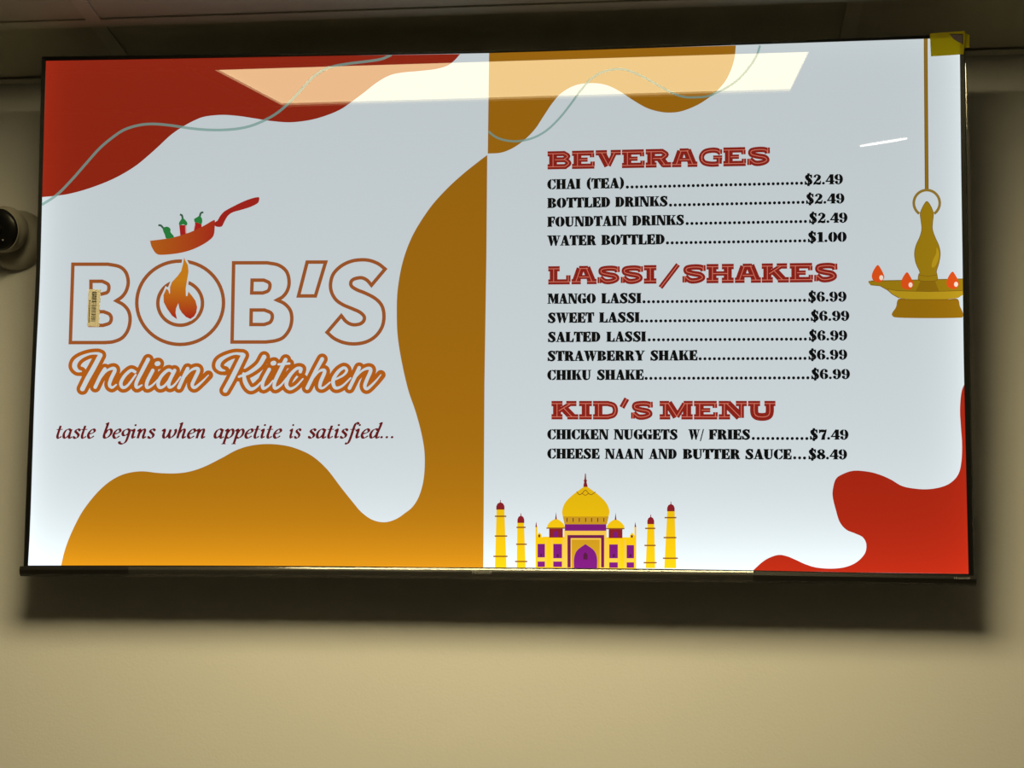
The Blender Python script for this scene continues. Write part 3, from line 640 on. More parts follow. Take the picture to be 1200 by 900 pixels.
G = {
 'A': (9.0, [('p', [(3.6, 10), (5.6, 10), (8.4, 0), (5.2, 0), (3.7, 6.6)]), ('p', [(3.3, 8.6), (3.75, 7.2), (1.9, .3), (1.0, .3)]), ('r', 2.2, 2.6, 4.6, 3.4), SER(.1, 3, 0), SER(4.6, 9, 0)]),
 'B': (8.8, stem(1, 3.9, .6) + [('b', 4.2, 7.45, 3.7, 2.55, 4.2, 1.1, 1.75, -84, 88), ('b', 4.3, 2.65, 4.2, 2.65, 4.3, 1.3, 1.85, -88, 84)]),
 'C': (8.4, [('b', 4.4, 5, 4.2, 5.1, 4.3, 1.2, 4.3, 94, 266), ('p', [(4.8, 10), (6.2, 9.5), (7.3, 10), (7.9, 10), (7.9, 6.4), (7.3, 6.4), (6.3, 8.6), (4.8, 9.3)]), ('p', [(4.8, 0), (6.6, .4), (7.9, 2.0), (8.1, 3.5), (7.5, 3.5), (6.4, 1.7), (4.8, .8)])]),
 'D': (9.0, stem(1, 4.0, .6) + [('b', 4.4, 5, 4.2, 5.0, 4.4, 1.3, 4.2, -88, 88)]),
 'E': (8.0, stem(1, 3.9, .6) + [ARM_T, ARM_M, ARM_B]), 'F': (7.6, stem(1, 3.9, .6) + [ARM_T, ARM_M]), 'L': (8.0, stem(1, 3.9, .6) + [ARM_B]),
 'G': (9.0, [('b', 4.4, 5, 4.2, 5.1, 4.3, 1.2, 4.3, 94, 266), ('p', [(4.8, 10), (6.2, 9.5), (7.3, 10), (7.9, 10), (7.9, 6.4), (7.3, 6.4), (6.3, 8.6), (4.8, 9.3)]), ('r', 5.4, .3, 8.1, 4.6), SER(4.6, 8.8, 4.2), ('r', 4.8, 0, 6, .8)]),
 'H': (9.8, stem(1, 3.8, .6) + stem(6.0, 8.8, .6) + [('r', 3.8, 4.6, 6.0, 5.4)]), 'I': (4.9, stem(1, 3.9, .6)),
 'K': (9.6, stem(1, 3.8, .6) + [('p', [(4.2, 4.6), (7.3, 9.4), (8.2, 9.4), (4.9, 4.4)]), ('p', [(4.6, 5.6), (6.3, 6.9), (9.2, .3), (5.9, .3)]), SER(5.9, 8.9, 9.35), SER(5.4, 9.6, 0)]),
 'M': (11.0, [('r', 1.2, 0, 1.9, 10), ('p', [(1.2, 10), (4.2, 10), (6.3, 2.6), (5.2, 0)]), ('p', [(5.4, 1.0), (6.0, 1.6), (8.0, 9.6), (7.3, 9.6)]), ('r', 7.4, 0, 10.3, 10), SER(.2, 3, 0), SER(6.8, 10.9, 0), SER(.2, 3, 9.35), SER(7.4, 10.9, 9.35)]),
 'N': (9.6, [('r', 1.3, 0, 2.0, 10), ('p', [(1.2, 10), (4.3, 10), (8.6, 0), (6.2, 0)]), ('r', 7.8, 0, 8.5, 10), SER(.3, 3, 0), SER(.3, 3.5, 9.35), SER(6.8, 9.5, 9.35)]),
 'O': (9.2, [('b', 4.5, 5, 4.3, 5.1, 4.4, 1.1, 4.3, 93, 267), ('b', 4.7, 5, 4.3, 5.1, 4.8, 1.1, 4.3, -87, 87)]),
 'R': (9.2, stem(1, 3.9, .6) + [('b', 4.2, 7.4, 3.8, 2.6, 4.2, 1.2, 1.8, -88, 88), ('p', [(4.4, 5.2), (6.6, 5.2), (7.6, 3.6), (8.2, .8), (9, .9), (8.6, 0), (6.0, 0), (5.0, 3.0), (4.4, 4.6)])]),
 'S': (7.8, Sg()), 'T': (8.2, [('r', 2.7, 0, 5.6, 10), SER(2.0, 6.3, 0), ('p', [(2.4, 10), (.2, 10), (.2, 6.6), (.7, 6.6), (1.4, 8.8), (2.4, 9.3)]), ('p', [(5.9, 10), (8.1, 10), (8.1, 6.6), (7.6, 6.6), (6.9, 8.8), (5.9, 9.3)])]),
 'U': (9.2, [('r', 1, 3, 3.9, 10), ('s', [(2.45, 3.2, 2.9), (3.2, 1.2, 2.3), (5.0, .55, 1.1), (6.9, 1.4, .8), (7.4, 3.4, .7)]), ('r', 7.05, 3.2, 7.75, 10), SER(.3, 4.6, 9.35), SER(6.1, 8.8, 9.35)]),
 'W': (12.4, [('p', [(.9, 10), (3.8, 10), (5.2, 3.4), (4.4, 0), (3.4, 0)]), ('p', [(4.9, 1.6), (5.3, 3.2), (6.6, 8.2), (6.2, 9.4)]), ('p', [(5.4, 10), (8.2, 10), (9.4, 3.6), (8.8, 0), (7.8, 0)]), ('p', [(9.0, 1.2), (9.5, 2.6), (11.6, 9.6), (10.9, 9.6)]), SER(.2, 4.4, 9.35), SER(4.8, 8.6, 9.35), SER(9.8, 12.4, 9.35)]),
 'Y': (9.2, [('r', 3.4, 0, 6.2, 4.4), ('p', [(.8, 10), (3.9, 10), (6.0, 4.6), (3.4, 4.2)]), ('p', [(5.6, 5.2), (6.1, 4.6), (8.6, 9.6), (7.8, 9.6)]), SER(2.6, 7, 0), SER(.2, 4.4, 9.35), SER(6.6, 9.3, 9.35)]),
 '(': (4.2, [('s', [(3.6, 11.0, .5), (1.9, 8.2, 2.0), (1.5, 5, 2.6), (1.9, 1.6, 2.0), (3.6, -1.2, .5)])]),
 ')': (4.2, [('s', [(.6, 11.0, .5), (2.3, 8.2, 2.0), (2.7, 5, 2.6), (2.3, 1.6, 2.0), (.6, -1.2, .5)])]),
 '/': (4.6, [('p', [(3.6, 10.2), (4.4, 10.2), (1.1, -1.4), (.3, -1.4)])]),
 '$': (8.0, Sg() + [('r', 3.2, 9.6, 4.7, 11.4), ('r', 3.2, -1.4, 4.7, .5), ('r', 3.6, 0, 4.2, 10)]),
 '.': (3.9, [('d', 1.9, 1.25, 1.35)]),
 '0': (8.2, [('b', 4.0, 5, 3.8, 5.1, 3.9, .9, 4.2, 93, 267), ('b', 4.2, 5, 3.8, 5.1, 4.3, .9, 4.2, -87, 87)]),
 '1': (6.4, [('r', 2.2, 0, 5.0, 10), SER(1, 6.2, 0), ('p', [(2.4, 10), (2.4, 8.6), (.8, 8.2), (.8, 8.8)])]),
 '2': (8.0, [('s', [(1.8, 7.2, 2.4), (2.2, 9.0, 1.2), (4.3, 9.6, .9), (6.0, 7.8, 2.7), (5.2, 5.6, 2.4), (2.6, 3.0, 1.0), (1.0, 1.2, .8)]), ('p', [(.6, 0), (.8, 1.4), (2.8, 2.5), (4.8, 1.9), (6.6, 2.2), (7.0, 3.6), (7.5, 3.6), (7.2, .2), (5.2, -.1), (3.0, .6)])]),
 '4': (8.2, [('r', 4.4, 0, 7.0, 10), ('p', [(4.5, 10), (5.2, 9.2), (1.3, 3.4), (.3, 3.2)]), ('r', .3, 2.6, 4.1, 3.6), ('r', 7.2, 2.6, 8.1, 3.6), SER(3.6, 7.8, 0)]),
 '6': (8.2, [('b', 4.2, 5, 3.9, 5.1, 4.0, 1.1, 4.3, 75, 268), ('b', 4.4, 3.0, 3.6, 3.1, 4.4, .9, 2.5, -88, 125), ('d', 6.2, 8.0, 1.5), ('p', [(4.0, 10.1), (6.0, 9.7), (7.0, 8.6), (5.8, 8.8), (4.3, 9.5)])]),
 '9': (8.2, [('b', 4.0, 5, 3.9, 5.1, 4.2, 1.1, 4.3, -105, 88), ('b', 3.8, 7.0, 3.6, 3.1, 3.8, .9, 2.5, 92, 305), ('d', 2.0, 2.0, 1.5), ('p', [(4.2, -.1), (2.2, .3), (1.2, 1.4), (2.4, 1.2), (3.9, .5)])]),
 '7': (7.6, [('p', [(.8, 10), (.8, 6.6), (1.4, 6.6), (2.2, 7.6), (4.6, 7.4), (6.0, 7.9), (3.9, 4.4), (2.8, 0), (5.9, 0), (6.0, 3.0), (7.4, 8.4), (7.4, 10), (6.9, 10), (6.3, 9.5), (3.6, 9.9), (1.5, 9.5)])]),
 '8': (8.2, [('b', 4.1, 7.5, 3.3, 2.6, 4.2, 1.2, 1.9, 80, 290), ('b', 4.3, 7.5, 3.1, 2.6, 4.3, 1.2, 1.9, -80, 90), ('b', 4.0, 2.8, 3.8, 2.9, 4.0, 1.2, 2.1, 92, 268), ('b', 4.3, 2.8, 3.8, 2.9, 4.2, 1.2, 2.1, -88, 88), ('s', [(2.2, 7.0, 1.5), (4.1, 5.2, 2.4), (6.0, 3.4, 1.5)])]),
}
def set_text(art, font, text, xa, xb, base, capL, capR=None, unit=10.0, shear=0.0, track=0.0, bold=0.0):
    """lay text from xa to xb on a base line given as a function of x"""
    capR = capR or capL
    adv = [font[c][0] + track for c in text]; tot = sum(adv) - track
    ks = (xb - xa) / tot; x = 0.0
    for c, ad in zip(text, adv):
        for sh in font[c][1]:
            def mp(gx, gy, x=x):
                X = xa + (x + gx + shear * gy) * ks; h = capL + (capR - capL) * (X - xa) / (xb - xa)
                return (X, base(X) - gy * h / unit)
            art.map = mp
            e = bold
            if sh[0] == 'r': art.rect(sh[1] - e, sh[2] - (e * .4 if sh[2] > 0 else 0), sh[3] + e, sh[4] + (e * .4 if sh[4] < 10 else 0))
            elif sh[0] == 'p':
                art.poly(sh[1])
                if e: art.stroke(sh[1], e * 1.2, True)
            elif sh[0] == 'b': art.band(sh[1], sh[2], sh[3] + e * .5, sh[4], sh[5], max(sh[6] - e, .3), sh[7] - e * .5, sh[8], sh[9])
            elif sh[0] == 'd': art.disc(sh[1], sh[2], sh[3], n=12)
            elif sh[0] == 's':
                q = smooth(sh[1], 5); art.stroke([(a_, b_) for a_, b_, _ in q], [c_ + e for _, _, c_ in q])
            elif sh[0] == 'n':      # broad nib held at an angle
                q = smooth(sh[1], 5); wd = []
                for i in range(len(q)):
                    j0, j1 = max(0, i - 1), min(len(q) - 1, i + 1)
                    an = math.atan2(q[j1][1] - q[j0][1], q[j1][0] - q[j0][0])
                    wd.append(NIB[0] + (NIB[1] - NIB[0]) * abs(math.sin(an - NIB[2])))
                art.stroke(q, wd)
            elif sh[0] == 'w': art.stroke(smooth(sh[2], 5), sh[1], cap=(len(sh) > 3))
        x += ad
    art.map = lambda x_, y_: (x_, y_)
INK = screen_mat('menu_black', (6, 8, 10))
# rows: words with their ends, (x,y) of the base line left and right, first and last leader dot, price
ROWS = [
 ([('CHAI', 641.3, 680.5), ('(TEA)', 687.5, 731.3)], (641, 222.0), (988, 215.8), (735.2, 219.3), (939.2, 214.7), '$2.49', 942.5, 988),
 ([('BOTTLED', 641.3, 715.3), ('DRINKS', 720.8, 782.5)], (641, 243.9), (989, 238.3), (785.8, 240.4), (940.8, 237.1), '$2.49', 944.2, 989.7),
 ([('FOUNDTAIN', 641.3, 734.7), ('DRINKS', 740.8, 801.7)], (641, 265.9), (993, 260.9), (805.3, 262.0), (943.8, 259.6), '$2.49', 947.7, 993.3),
 ([('WATER', 641.3, 698.7), ('BOTTLED', 704.5, 779.2)], (641, 288.0), (992, 283.4), (782.2, 284.7), (942.8, 282.2), '$1.00', 946.3, 992.2),
 ([('MANGO', 641.7, 698.3), ('LASSI', 704.5, 751.7)], (641, 356.0), (992, 353.4), (754.7, 353.7), (942.8, 352.0), '$6.99', 946.7, 992.2),
 ([('SWEET', 641.7, 696.2), ('LASSI', 702, 749.7)], (641, 378.4), (995, 375.9), (752.2, 376.3), (946.3, 374.5), '$6.99', 949.7, 995.5),
 ([('SALTED', 641.7, 703.8), ('LASSI', 710.5, 757.2)], (641, 400.9), (993, 398.9), (760.8, 398.3), (943.7, 397.4), '$6.99', 947.5, 993),
 ([('STRAWBERRY', 641.3, 755.3), ('SHAKE', 761.7, 817.5)], (641, 423.1), (993, 421.4), (820.5, 420.5), (943.3, 420.0), '$6.99', 947, 993),
 ([('CHIKU', 641.3, 693), ('SHAKE', 699.2, 754.5)], (641, 445.4), (996, 444.2), (757.2, 443.4), (946.7, 442.8), '$6.99', 950.3, 996.2),
 ([('CHICKEN', 641.3, 713.3), ('NUGGETS', 719.2, 794.2), ('W/', 806.7, 825), ('FRIES', 830.5, 879.2)], (641, 514.9), (994, 515.2), (882.8, 513.8), (945.5, 513.9), '$7.49', 948.7, 994.5),
 ([('CHEESE', 641.3, 702.8), ('NAAN', 708.8, 754.2), ('AND', 760.5, 793.3), ('BUTTER', 800, 867.5), ('SAUCE', 873, 927.8)], (641, 537.5), (993, 538.4), (931.3, 536.5), (942.8, 536.7), '$8.49', 947, 992.8),
]
for words, bl, brr, d0, d1, price, pa_, pb_ in ROWS:
    a = Art(); f_ = lambda X, bl=bl, brr=brr: bl[1] + (brr[1] - bl[1]) * (X - bl[0]) / (brr[0] - bl[0])
    for t, xa, xb in words: set_text(a, G, t, xa, xb, f_, 11.8, bold=0.36)
    nd_ = max(1, round((d1[0] - d0[0]) / 5.53))
    for i in range(nd_ + 1):
        s_ = i / nd_; a.disc(d0[0] + (d1[0] - d0[0]) * s_, d0[1] + (d1[1] - d0[1]) * s_, 1.85, n=12)
    set_text(a, G, price, pa_, pb_, f_, 11.8, bold=0.36)
    a.obj('menu_lettering', INK, screen, 2)

# ------------------------------------------------------------------ lettering: wide slab headings with an inline
SH, VH = 2.9, 4.3       # thickness of level and upright strokes
Tt, Bb = 8.65, 1.35
H_ = {
 'A': (14.4, [(VH, [(5.0, Tt), (2.4, Bb)], .62), (VH * 1.05, [(8.2, Tt + .4), (11.4, Bb)]), (SH, [(4.2, Tt), (9.2, Tt)]), (2.2, [(4.2, 3.9), (9.8, 3.9)]), (SH, [(0, Bb), (5.2, Bb)]), (SH, [(8.6, Bb), (14, Bb)])]),
 'B': (13.4, [(VH, [(3, Bb), (3, Tt)]), (SH, [(0, Tt), (0, Tt), (9, Tt), (9, Tt), (11, 7.1), (9, 5.2), (9, 5.2), (4, 5.2)]), (SH, [(8, 5.2), (9.6, 5.1), (11.6, 3.2), (9.6, Bb), (9.6, Bb), (0, Bb)])]),
 'D': (14.2, [(VH, [(3, Bb), (3, Tt)]), (SH, [(0, Tt), (0, Tt), (8, Tt), (8, Tt), (11.2, 7.6), (12.2, 5), (11.2, 2.4), (8, Bb), (8, Bb), (0, Bb)])]),
 'E': (13.0, [(VH, [(3, Bb), (3, Tt)]), (SH, [(0, Tt), (12, Tt)]), (2.4, [(11, Tt), (11, 6.2)]), (2.4, [(4, 5.0), (8.6, 5.0)]), (SH, [(0, Bb), (12.3, Bb)]), (2.4, [(11.3, Bb), (11.3, 3.9)])]),
 'G': (13.8, [(SH, [(12.4, 7.0), (10.4, 8.5), (7, 8.75), (3.4, 7.8), (1.8, 5), (3.2, 2.2), (7, 1.25), (11.3, Bb), (11.3, Bb)]), (3.0, [(11.5, Bb), (11.5, 4.8)]), (2.2, [(8.2, 4.8), (13.2, 4.8)]), (2.2, [(12.0, 6.6), (12.0, 9.2)]), (1.6, [(2.2, 7), (2.0, 3)])]),
 'H': (15.2, [(VH, [(3.2, Bb), (3.2, Tt)]), (VH, [(11.4, Bb), (11.4, Tt)]), (2.4, [(3.5, 5), (11.4, 5)]), (SH, [(0, Tt), (6.4, Tt)]), (SH, [(8.2, Tt), (14.6, Tt)]), (SH, [(0, Bb), (6.4, Bb)]), (SH, [(8.2, Bb), (14.6, Bb)])]),
 'I': (7.6, [(VH, [(3.6, Bb), (3.6, Tt)]), (SH, [(0, Tt), (7.0, Tt)]), (SH, [(0, Bb), (7.0, Bb)])]),
 'K': (15.0, [(VH, [(3, Bb), (3, Tt)]), (SH, [(0, Tt), (6, Tt)]), (SH, [(0, Bb), (6, Bb)]), (2.6, [(4, 4.6), (10.4, Tt)]), (VH, [(6.6, 6.2), (11.2, Bb)]), (SH, [(8, Tt), (13.6, Tt)]), (SH, [(8.6, Bb), (14.6, Bb)])]),
 'L': (13.0, [(VH, [(3, Bb), (3, Tt)]), (SH, [(0, Tt), (6.4, Tt)]), (SH, [(0, Bb), (12, Bb)]), (2.5, [(11.2, Bb), (11.2, 5.0)])]),
 'M': (18.0, [(2.8, [(3, Bb), (3, Tt)]), (SH, [(0, Tt), (5, Tt)]), (VH, [(4.4, Tt + .3), (9, 1.4)]), (2.8, [(9, 1.4), (13.2, Tt)]), (VH, [(14.4, Bb), (14.4, Tt)]), (SH, [(12.6, Tt), (17.4, Tt)]), (SH, [(0, Bb), (5.6, Bb)]), (SH, [(11.4, Bb), (17.4, Bb)])]),
 'N': (15.4, [(2.8, [(3, Bb), (3, Tt)]), (SH, [(0, Tt), (5.4, Tt)]), (VH * 1.1, [(4.2, Tt), (11.2, Bb)]), (2.8, [(11.9, Bb - .6), (11.9, Tt)]), (SH, [(9, Tt), (14.8, Tt)]), (SH, [(0, Bb), (6, Bb)])]),
 'R': (14.4, [(VH, [(3, Bb), (3, Tt)]), (SH, [(0, Tt), (0, Tt), (9, Tt), (9, Tt), (11.2, 6.9), (9, 4.9), (9, 4.9), (4, 4.9)]), (SH, [(0, Bb), (6, Bb)]), (VH, [(8.0, 4.8), (10.6, Bb)]), (SH, [(9.2, Bb), (14, Bb)])]),
 'S': (13.0, [(3.0, [(11.3, 6.6), (10.4, 8.2), (6.6, 8.6), (2.6, 8.0), (2.4, 6.2), (5.6, 5.2), (9.6, 4.4), (10.8, 2.8), (8.2, 1.5), (4.4, 1.4), (1.6, 3.4)]), (2.2, [(11.4, 6.4), (11.4, 9.6)]), (2.2, [(1.2, .4), (1.2, 3.8)])]),
 'U': (14.8, [(VH, [(3.3, Tt), (3.3, Tt), (3.3, 4), (4.4, 1.9), (7.4, 1.3), (10.4, 1.9), (11.4, 4), (11.4, Tt), (11.4, Tt)]), (SH, [(0, Tt), (6.4, Tt)]), (SH, [(8.6, Tt), (14.4, Tt)])]),
 'V': (14.4, [(VH * 1.05, [(3.2, Tt), (6.9, 1.4)]), (2.8, [(6.9, 1.4), (10.4, Tt)]), (SH, [(0, Tt), (6.2, Tt)]), (SH, [(8.2, Tt), (13.8, Tt)])]),
}
HEADF = {}; INLF = {}
for c, (ad, sh) in H_.items():
    HEADF[c] = (ad, [('w', s[0], s[1]) for s in sh])
    INLF[c] = (ad, [('w', .40, s[1]) for s in sh])
HRED = screen_mat('heading_red', (134, 31, 23)); HSAL = screen_mat('heading_salmon', (206, 116, 96))
def heading(parts, label, extra=None):
    a = Art(); b = Art()
    for t, xa, xb, yl, yr, hl, hr in parts:
        f_ = lambda X, xa=xa, xb=xb, yl=yl, yr=yr: yl + (yr - yl) * (X - xa) / (xb - xa)
        set_text(a, HEADF, t, xa, xb, f_, hl, hr); set_text(b, INLF, t, xa, xb, f_, hl, hr)
    if extra:
        for p0, p1, wd in extra: a.stroke([p0, p1], wd); b.stroke([p0, p1], 0.9)
    tag(a.obj('heading_lettering', HRED, screen, 2), label); b.obj('heading_inline', HSAL, screen, 3)
heading([('BEVERAGES', 641.7, 903.2, 198.4, 193.9, 20.8, 22.0)], 'dark red BEVERAGES heading')
heading([('LASSI', 642.5, 770.5, 333.3, 332.2, 21, 21.4), ('SHAKES', 799.5, 982.3, 332.0, 330.4, 22, 22.4)], 'dark red LASSI/SHAKES heading', [((794.6, 310), (774.0, 337), 5.6)])
heading([('KID', 646.3, 725.5, 491.3, 491.4, 21.2, 21.4), ('S', 739.3, 766, 491.5, 491.5, 21.6, 21.6), ('MENU', 773, 909.6, 491.4, 491.4, 21.4, 21.4)], "dark red KID'S MENU heading", [((734.6, 467.2), (728.8, 477.6), 6.4)])

# ------------------------------------------------------------------ lettering: italic slogan, broad nib
NIB = (0.42, 1.30, math.radians(28))
N_ = lambda p: ('n', p)
ARCH = [(1.0, 2.3), (2.3, 4.5), (3.2, 4.8), (3.5, 3.8), (3.2, 1.2), (3.6, .2), (4.6, 1.0)]
ABOWL = [(3.5, 4.3), (2.6, 4.95), (1.3, 4.3), (.55, 2.5), (.8, .7), (1.8, .3), (3.1, 1.8), (3.5, 3.4)]
I_ = {
 'a': (4.9, [N_(ABOWL), N_([(3.8, 4.9), (3.4, 2.4), (3.4, .6), (4.0, .2), (4.8, .9)])]),
 't': (3.3, [N_([(1.6, 6.8), (1.2, 4), (.9, 1.4), (1.3, .3), (2.0, .3), (2.9, 1.1)]), ('w', .45, [(0, 4.75), (2.9, 4.85)])]),
 's': (3.7, [N_([(3.2, 4.1), (2.4, 4.9), (1.4, 4.6), (1.1, 3.7), (2.0, 2.8), (2.8, 1.8), (2.5, .6), (1.5, .15), (.4, .8)]), ('d', 3.1, 4.1, .35), ('d', .5, .95, .35)]),
 'e': (3.9, [N_([(.8, 2.4), (2.3, 2.8), (3.3, 3.8), (2.9, 4.8), (1.9, 4.7), (.8, 3.2), (.55, 1.5), (1.2, .3), (2.2, .3), (3.4, 1.3)])]),
 'b': (4.6, [N_([(.6, 7.6), (1.5, 8.2), (1.4, 6.6), (1.0, 4), (.75, 1.4), (1.3, .3), (2.6, .6), (3.7, 2.2), (3.8, 4.0), (3.0, 4.9), (1.9, 4.3), (1.1, 2.6)])]),
 'g': (4.6, [N_([(3.6, 4.4), (2.6, 4.95), (1.2, 4.2), (.7, 2.9), (1.2, 1.7), (2.3, 1.7), (3.4, 2.8), (3.7, 4.2)]), N_([(3.9, 4.9), (3.5, 1.6), (2.9, -1.6), (1.6, -2.9), (.2, -2.6), (-.2, -1.6)]), ('w', .4, [(3.6, 4.5), (4.7, 4.6)])]),
 'i': (2.7, [N_([(.1, 3.8), (.9, 4.8), (1.2, 4.2), (.9, 1.4), (1.3, .3), (2.3, 1.0)]), ('d', 1.4, 7.1, .55)]),
 'n': (5.0, [N_([(.1, 3.8), (.9, 4.8), (1.2, 4.0), (.8, 0)]), N_(ARCH)]),
 'w': (6.9, [N_([(.1, 3.8), (.8, 4.8), (1.2, 4.0), (1.0, 1.6), (1.5, .4), (2.4, .5), (3.4, 2.3), (3.9, 4.8)]), N_([(3.9, 4.8), (3.6, 2.0), (4.1, .4), (5.0, .6), (6.1, 2.2), (6.4, 4.0), (5.9, 4.9)])]),
 'h': (5.0, [N_([(.7, 7.6), (1.6, 8.2), (1.5, 6.6), (1.1, 3.4), (.8, 0)]), N_(ARCH)]),
 'p': (4.7, [N_([(.1, 3.8), (1.0, 4.8), (1.2, 3.6), (.8, 0), (.4, -3.0)]), ('w', .45, [(-.6, -3.0), (1.4, -2.95)]), N_([(1.1, 2.4), (2.2, 4.4), (3.2, 4.8), (3.9, 3.6), (3.6, 1.6), (2.5, .3), (1.4, .4), (.8, 1.0)])]),
 'f': (3.2, [N_([(3.9, 7.4), (3.4, 8.3), (2.6, 7.8), (2.1, 5.6), (1.6, 1.4), (1.1, -1.6), (.4, -2.9), (-.6, -2.6)]), ('w', .45, [(.6, 4.75), (3.2, 4.85)])]),
 'd': (4.9, [N_(ABOWL), N_([(3.6, 7.6), (4.5, 8.2), (4.2, 6.0), (3.5, 2.6), (3.4, .7), (4.0, .2), (4.8, .9)])]),
 '.': (2.4, [('d', .9, .55, .62)]),
}
SLO = screen_mat('slogan_maroon', (98, 22, 24))
a = Art()
for t, xa, xb in (('taste', 66.2, 113.4), ('begins', 121, 183.8), ('when', 189.8, 243.6), ('appetite', 251.3, 331.6), ('is', 339.6, 354.6), ('satisfied...', 361.6, 465.6)):
    set_text(a, I_, t, xa - 1.5, xb - 2.5, lambda X: 513.8 - 0.0005 * X, 10.9, unit=5.0, shear=0.16)
a.obj('slogan_lettering', SLO, screen, 2)

# ------------------------------------------------------------------ maker's name on the bar
def tiny(cx, cy, wpx, hpx, name, depth):
    """small sans letters: H i s e n s e"""
    F = {'H': (6, [('w', 1.3, [(1, 0), (1, 10)]), ('w', 1.3, [(5, 0), (5, 10)]), ('w', 1.3, [(1, 5), (5, 5)])]), 'i': (2.6, [('w', 1.3, [(1.2, 0), (1.2, 7)]), ('d', 1.2, 9.2, .8)]),
         's': (5, [('w', 1.2, [(4.2, 5.8), (2.6, 6.8), (1.0, 5.6), (2.6, 3.7), (4.2, 2.0), (2.6, .5), (.8, 1.4)])]), 'e': (5.6, [('w', 1.2, [(1, 3.6), (1, 3.6), (4.8, 3.6), (4.8, 3.6), (4.4, 6), (2.8, 6.8), (1.0, 5.4), (.9, 2.2), (2.6, .5), (4.6, 1.3)])]),
         'n': (5.4, [('w', 1.3, [(1, 0), (1, 7)]), ('w', 1.2, [(1, 5), (2.6, 6.6), (4.2, 5.6), (4.2, 5.6), (4.2, 0)])])}
    a = Art(); set_text(a, F, 'Hisense', cx - wpx / 2, cx + wpx / 2, lambda X: cy + hpx / 2, hpx)
    o = a.obj(name, M_logo, bar, 0)
    for v in o.data.vertices: v.co.y = depth
    return o
tiny(565.5, 670.2, 23, 4.4, 'maker_name', -0.0068)
tiny(1126.5, 677.2, 19, 2.6, 'maker_name', -0.0066)

# ------------------------------------------------------------------ clear protective film left on the edges
def strip_mesh(name, top, bot, prof, mat, parent):
    T = [uv(*p) for p in smooth_run(top, 6)]; Bm = [uv(*p) for p in smooth_run(bot, 6)]; k = min(len(T), len(Bm))
    vv = []
    for t, yv in prof: vv += [(a[0] + (b[0] - a[0]) * t, yv, a[1] + (b[1] - a[1]) * t) for a, b in zip(T[:k], Bm[:k])]
    fs = [(r * k + i, r * k + i + 1, (r + 1) * k + i + 1, (r + 1) * k + i) for r in range(len(prof) - 1) for i in range(k - 1)]
    return mesh_obj(name, vv, fs, mat, parent, smooth=True)
N = 14
prof = [(i / N, -0.0064 - 0.0045 * math.sin(PI * (0.15 + 0.85 * i / N)) ** 0.8) for i in range(N)] + [(1.03, -0.0066)]
film = strip_mesh('protective_film', [(153, 664.0), (400, 665.0), (640, 666.8), (882.5, 669.2)], [(153, 676.0), (400, 677.0), (640, 680.0), (882.5, 682.5)], prof, M_film, tv)
film['label'] = 'clear film along the lower bar'
prof = [(0, -0.0028), (.3, -0.0034), (.7, -0.0034), (1.0, -0.001), (1.1, 0.006)]
film2 = strip_mesh('protective_film', [(1130.4, 75), (1133.4, 200), (1137.0, 400), (1140.4, 560), (1141.5, 607)], [(1133.4, 75), (1137.2, 200), (1141.4, 400), (1147.0, 560), (1146.0, 607)], prof, M_film, tv)
film2['label'] = 'clear film along the right edge'
prof = [(0, 0.003), (.35, -0.001), (.6, -0.0032), (1, -0.0032)]
film3 = strip_mesh('protective_film', [(328, 62.6), (400, 61.6), (572, 58.8), (740, 53.4), (860, 49.4), (945, 46.6)], [(328, 65.0), (400, 64.0), (572, 61.2), (740, 55.8), (860, 51.8), (945, 49.0)], prof, M_film, tv)
film3['label'] = 'clear film along the top edge'

# ================================================================== SMALL THINGS
# barcode sticker on the glass
st = Art(); zq = z
o = empty('barcode_sticker', (0, 0, 0), TILT); tag(o, 'small cream barcode sticker stuck sideways on the first letter of the logo', 'sticker')
def flat_on_glass(name, pts, y0, y1, mat, parent):
    U = [uv(*p) for p in pts]; m = len(U)
    vv = [(u, y0, v) for u, v in U] + [(u, y1, v) for u, v in U]
    fs = [tuple(t) for t in tessellate_polygon([[Vector((u, v, 0)) for u, v in U]])]
    fs += [(i, (i + 1) % m, m + (i + 1) % m, m + i) for i in range(m)]
    return mesh_obj(name, vv, fs, mat, parent)
sq = z([(206, 293), (291, 298), (278, 560), (196, 554)])
flat_on_glass('sticker_paper', sq, -0.0021, -0.0014, M_stick, o)
a = Art(); random.seed(11)
def sm(s, t):      # bilinear in the sticker: s across, t down
    P = sq; top = (P[0][0] + (P[1][0] - P[0][0]) * s, P[0][1] + (P[1][1] - P[0][1]) * s); bo = (P[3][0] + (P[2][0] - P[3][0]) * s, P[3][1] + (P[2][1] - P[3][1]) * s)
    return (top[0] + (bo[0] - top[0]) * t, top[1] + (bo[1] - top[1]) * t)
t = 0.07
while t < 0.88:
    hgt = random.choice((0.008, 0.012, 0.02, 0.026)); a.add([sm(.30, t), sm(.70, t), sm(.70, t + hgt), sm(.30, t + hgt)], [(0, 1, 2, 3)]); t += hgt + random.choice((0.008, 0.012, 0.018))
t = 0.3
while t < 0.9:      # line of tiny print beside the bars, too small to read
    hgt = random.choice((0.02, 0.03)); a.add([sm(.10, t), sm(.20, t), sm(.20, t + hgt), sm(.10, t + hgt)], [(0, 1, 2, 3)]); t += hgt + 0.014
so = a.obj('barcode', M_ink, o, 0)
for v in so.data.vertices: v.co.y = -0.0022
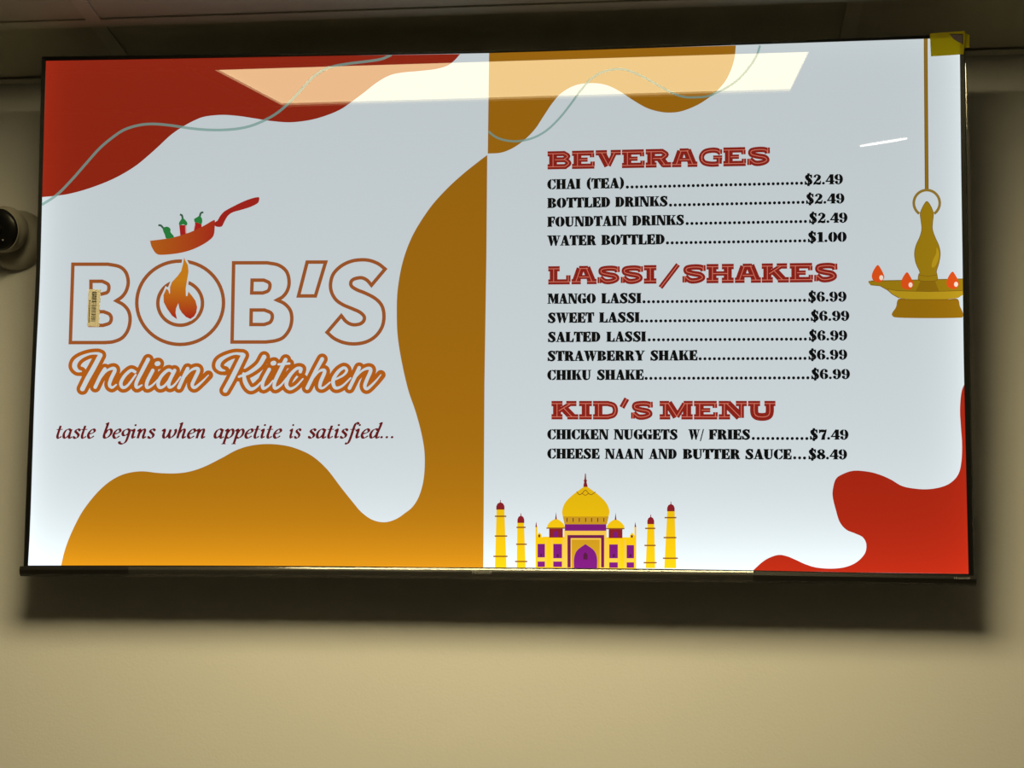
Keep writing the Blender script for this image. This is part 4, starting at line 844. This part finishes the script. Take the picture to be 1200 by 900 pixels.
# yellow tape over the upper right corner
zt = zoomed(1060, 20, 8.57)
o = empty('yellow_tape', (0, 0, 0), TILT); tag(o, 'piece of yellow tape folded over the upper right corner of the screen', 'tape')
flat_on_glass('tape_front', zt([(250, 172), (430, 160), (598, 148), (604, 165), (590, 380), (430, 392), (262, 402)]), -0.0040, -0.0034, M_tape, o)
flat_on_glass('tape_flap', zt([(600, 150), (622, 170), (652, 180), (651, 305), (606, 310), (598, 375)]), 0.0000, 0.0006, M_tape, o)
flat_on_glass('tape_crease', zt([(445, 178), (583, 178), (583, 286), (576, 286), (576, 186), (445, 184)]), -0.0044, -0.0041, M_black, o)
flat_on_glass('torn_backing', zt([(450, 186), (576, 187), (576, 278), (540, 262), (490, 232)]), -0.0044, -0.0041, M_tapeback, o)

# turret security camera on the wall at the left
hit = plane_hit(2, 268, 1, YW)
cam_c = plane_hit(5, 269, 1, YW - 0.062)
o = empty('security_camera', (cam_c.x, YW, cam_c.z)); tag(o, 'white turret security camera with a round black face, on the wall left of the screen', 'camera')
def lathe(prof, seg=40):
    bm = bmesh.new(); rings = []
    for r, h in prof:
        rings.append([bm.verts.new((r * math.cos(2 * PI * i / seg), r * math.sin(2 * PI * i / seg), h)) for i in range(seg)] if r > 1e-5 else [bm.verts.new((0, 0, h))])
    for A_, B2 in zip(rings, rings[1:]):
        for i in range(seg):
            j = (i + 1) % seg
            if len(A_) == 1: bm.faces.new((A_[0], B2[i], B2[j]))
            elif len(B2) == 1: bm.faces.new((A_[i], A_[j], B2[0]))
            else: bm.faces.new((A_[i], A_[j], B2[j], B2[i]))
    return bm
def place(bm, axis, at): bmesh.ops.transform(bm, matrix=Matrix.Translation(at) @ Vector((0, 0, 1)).rotation_difference(Vector(axis)).to_matrix().to_4x4(), verts=bm.verts)
bm = lathe([(0, 0), (0.050, 0), (0.052, 0.003), (0.050, 0.016), (0.044, 0.024), (0.030, 0.028), (0, 0.028)]); place(bm, (0, -1, 0), (0, -0.0003, 0)); bm_obj('mount_base', bm, M_white, o, True)
ax = Vector((-0.13, -0.93, -0.34)).normalized()
Rr = 0.0385; ctr = Vector((0, -0.062, 0))
pr = [(0, -Rr)] + [(Rr * math.sin(t), -Rr * math.cos(t)) for t in [PI * i / 16 for i in range(1, 11)]] + [(0.0365, 0.016), (0.0352, 0.0175), (0.0345, 0.015)]
bm = lathe(pr); place(bm, ax, ctr); bm_obj('camera_housing', bm, M_white, o, True)
bm = lathe([(0.0345, 0.013), (0.0343, 0.018), (0.031, 0.0215), (0.022, 0.0245), (0.012, 0.0255), (0, 0.026)]); place(bm, ax, ctr); face = bm_obj('camera_face', bm, M_black, o, True)
bm = lathe([(0.0, 0.034), (0.006, 0.033), (0.010, 0.030), (0.011, 0.024), (0.0, 0.024)]); place(bm, ax, ctr); bm_obj('lens', bm, principled('lens_glass', (0.005, 0.005, 0.008, 1), 0.05, 0.8), o, True)
bm = lathe([(0.0, 0.004), (0.0012, 0.001), (0.0015, 0.0)], 16); place(bm, ax, ctr + ax * 0.0225 + Vector((0.012, 0, -0.018))); bm_obj('infrared_lamp', bm, M_white, o, True)
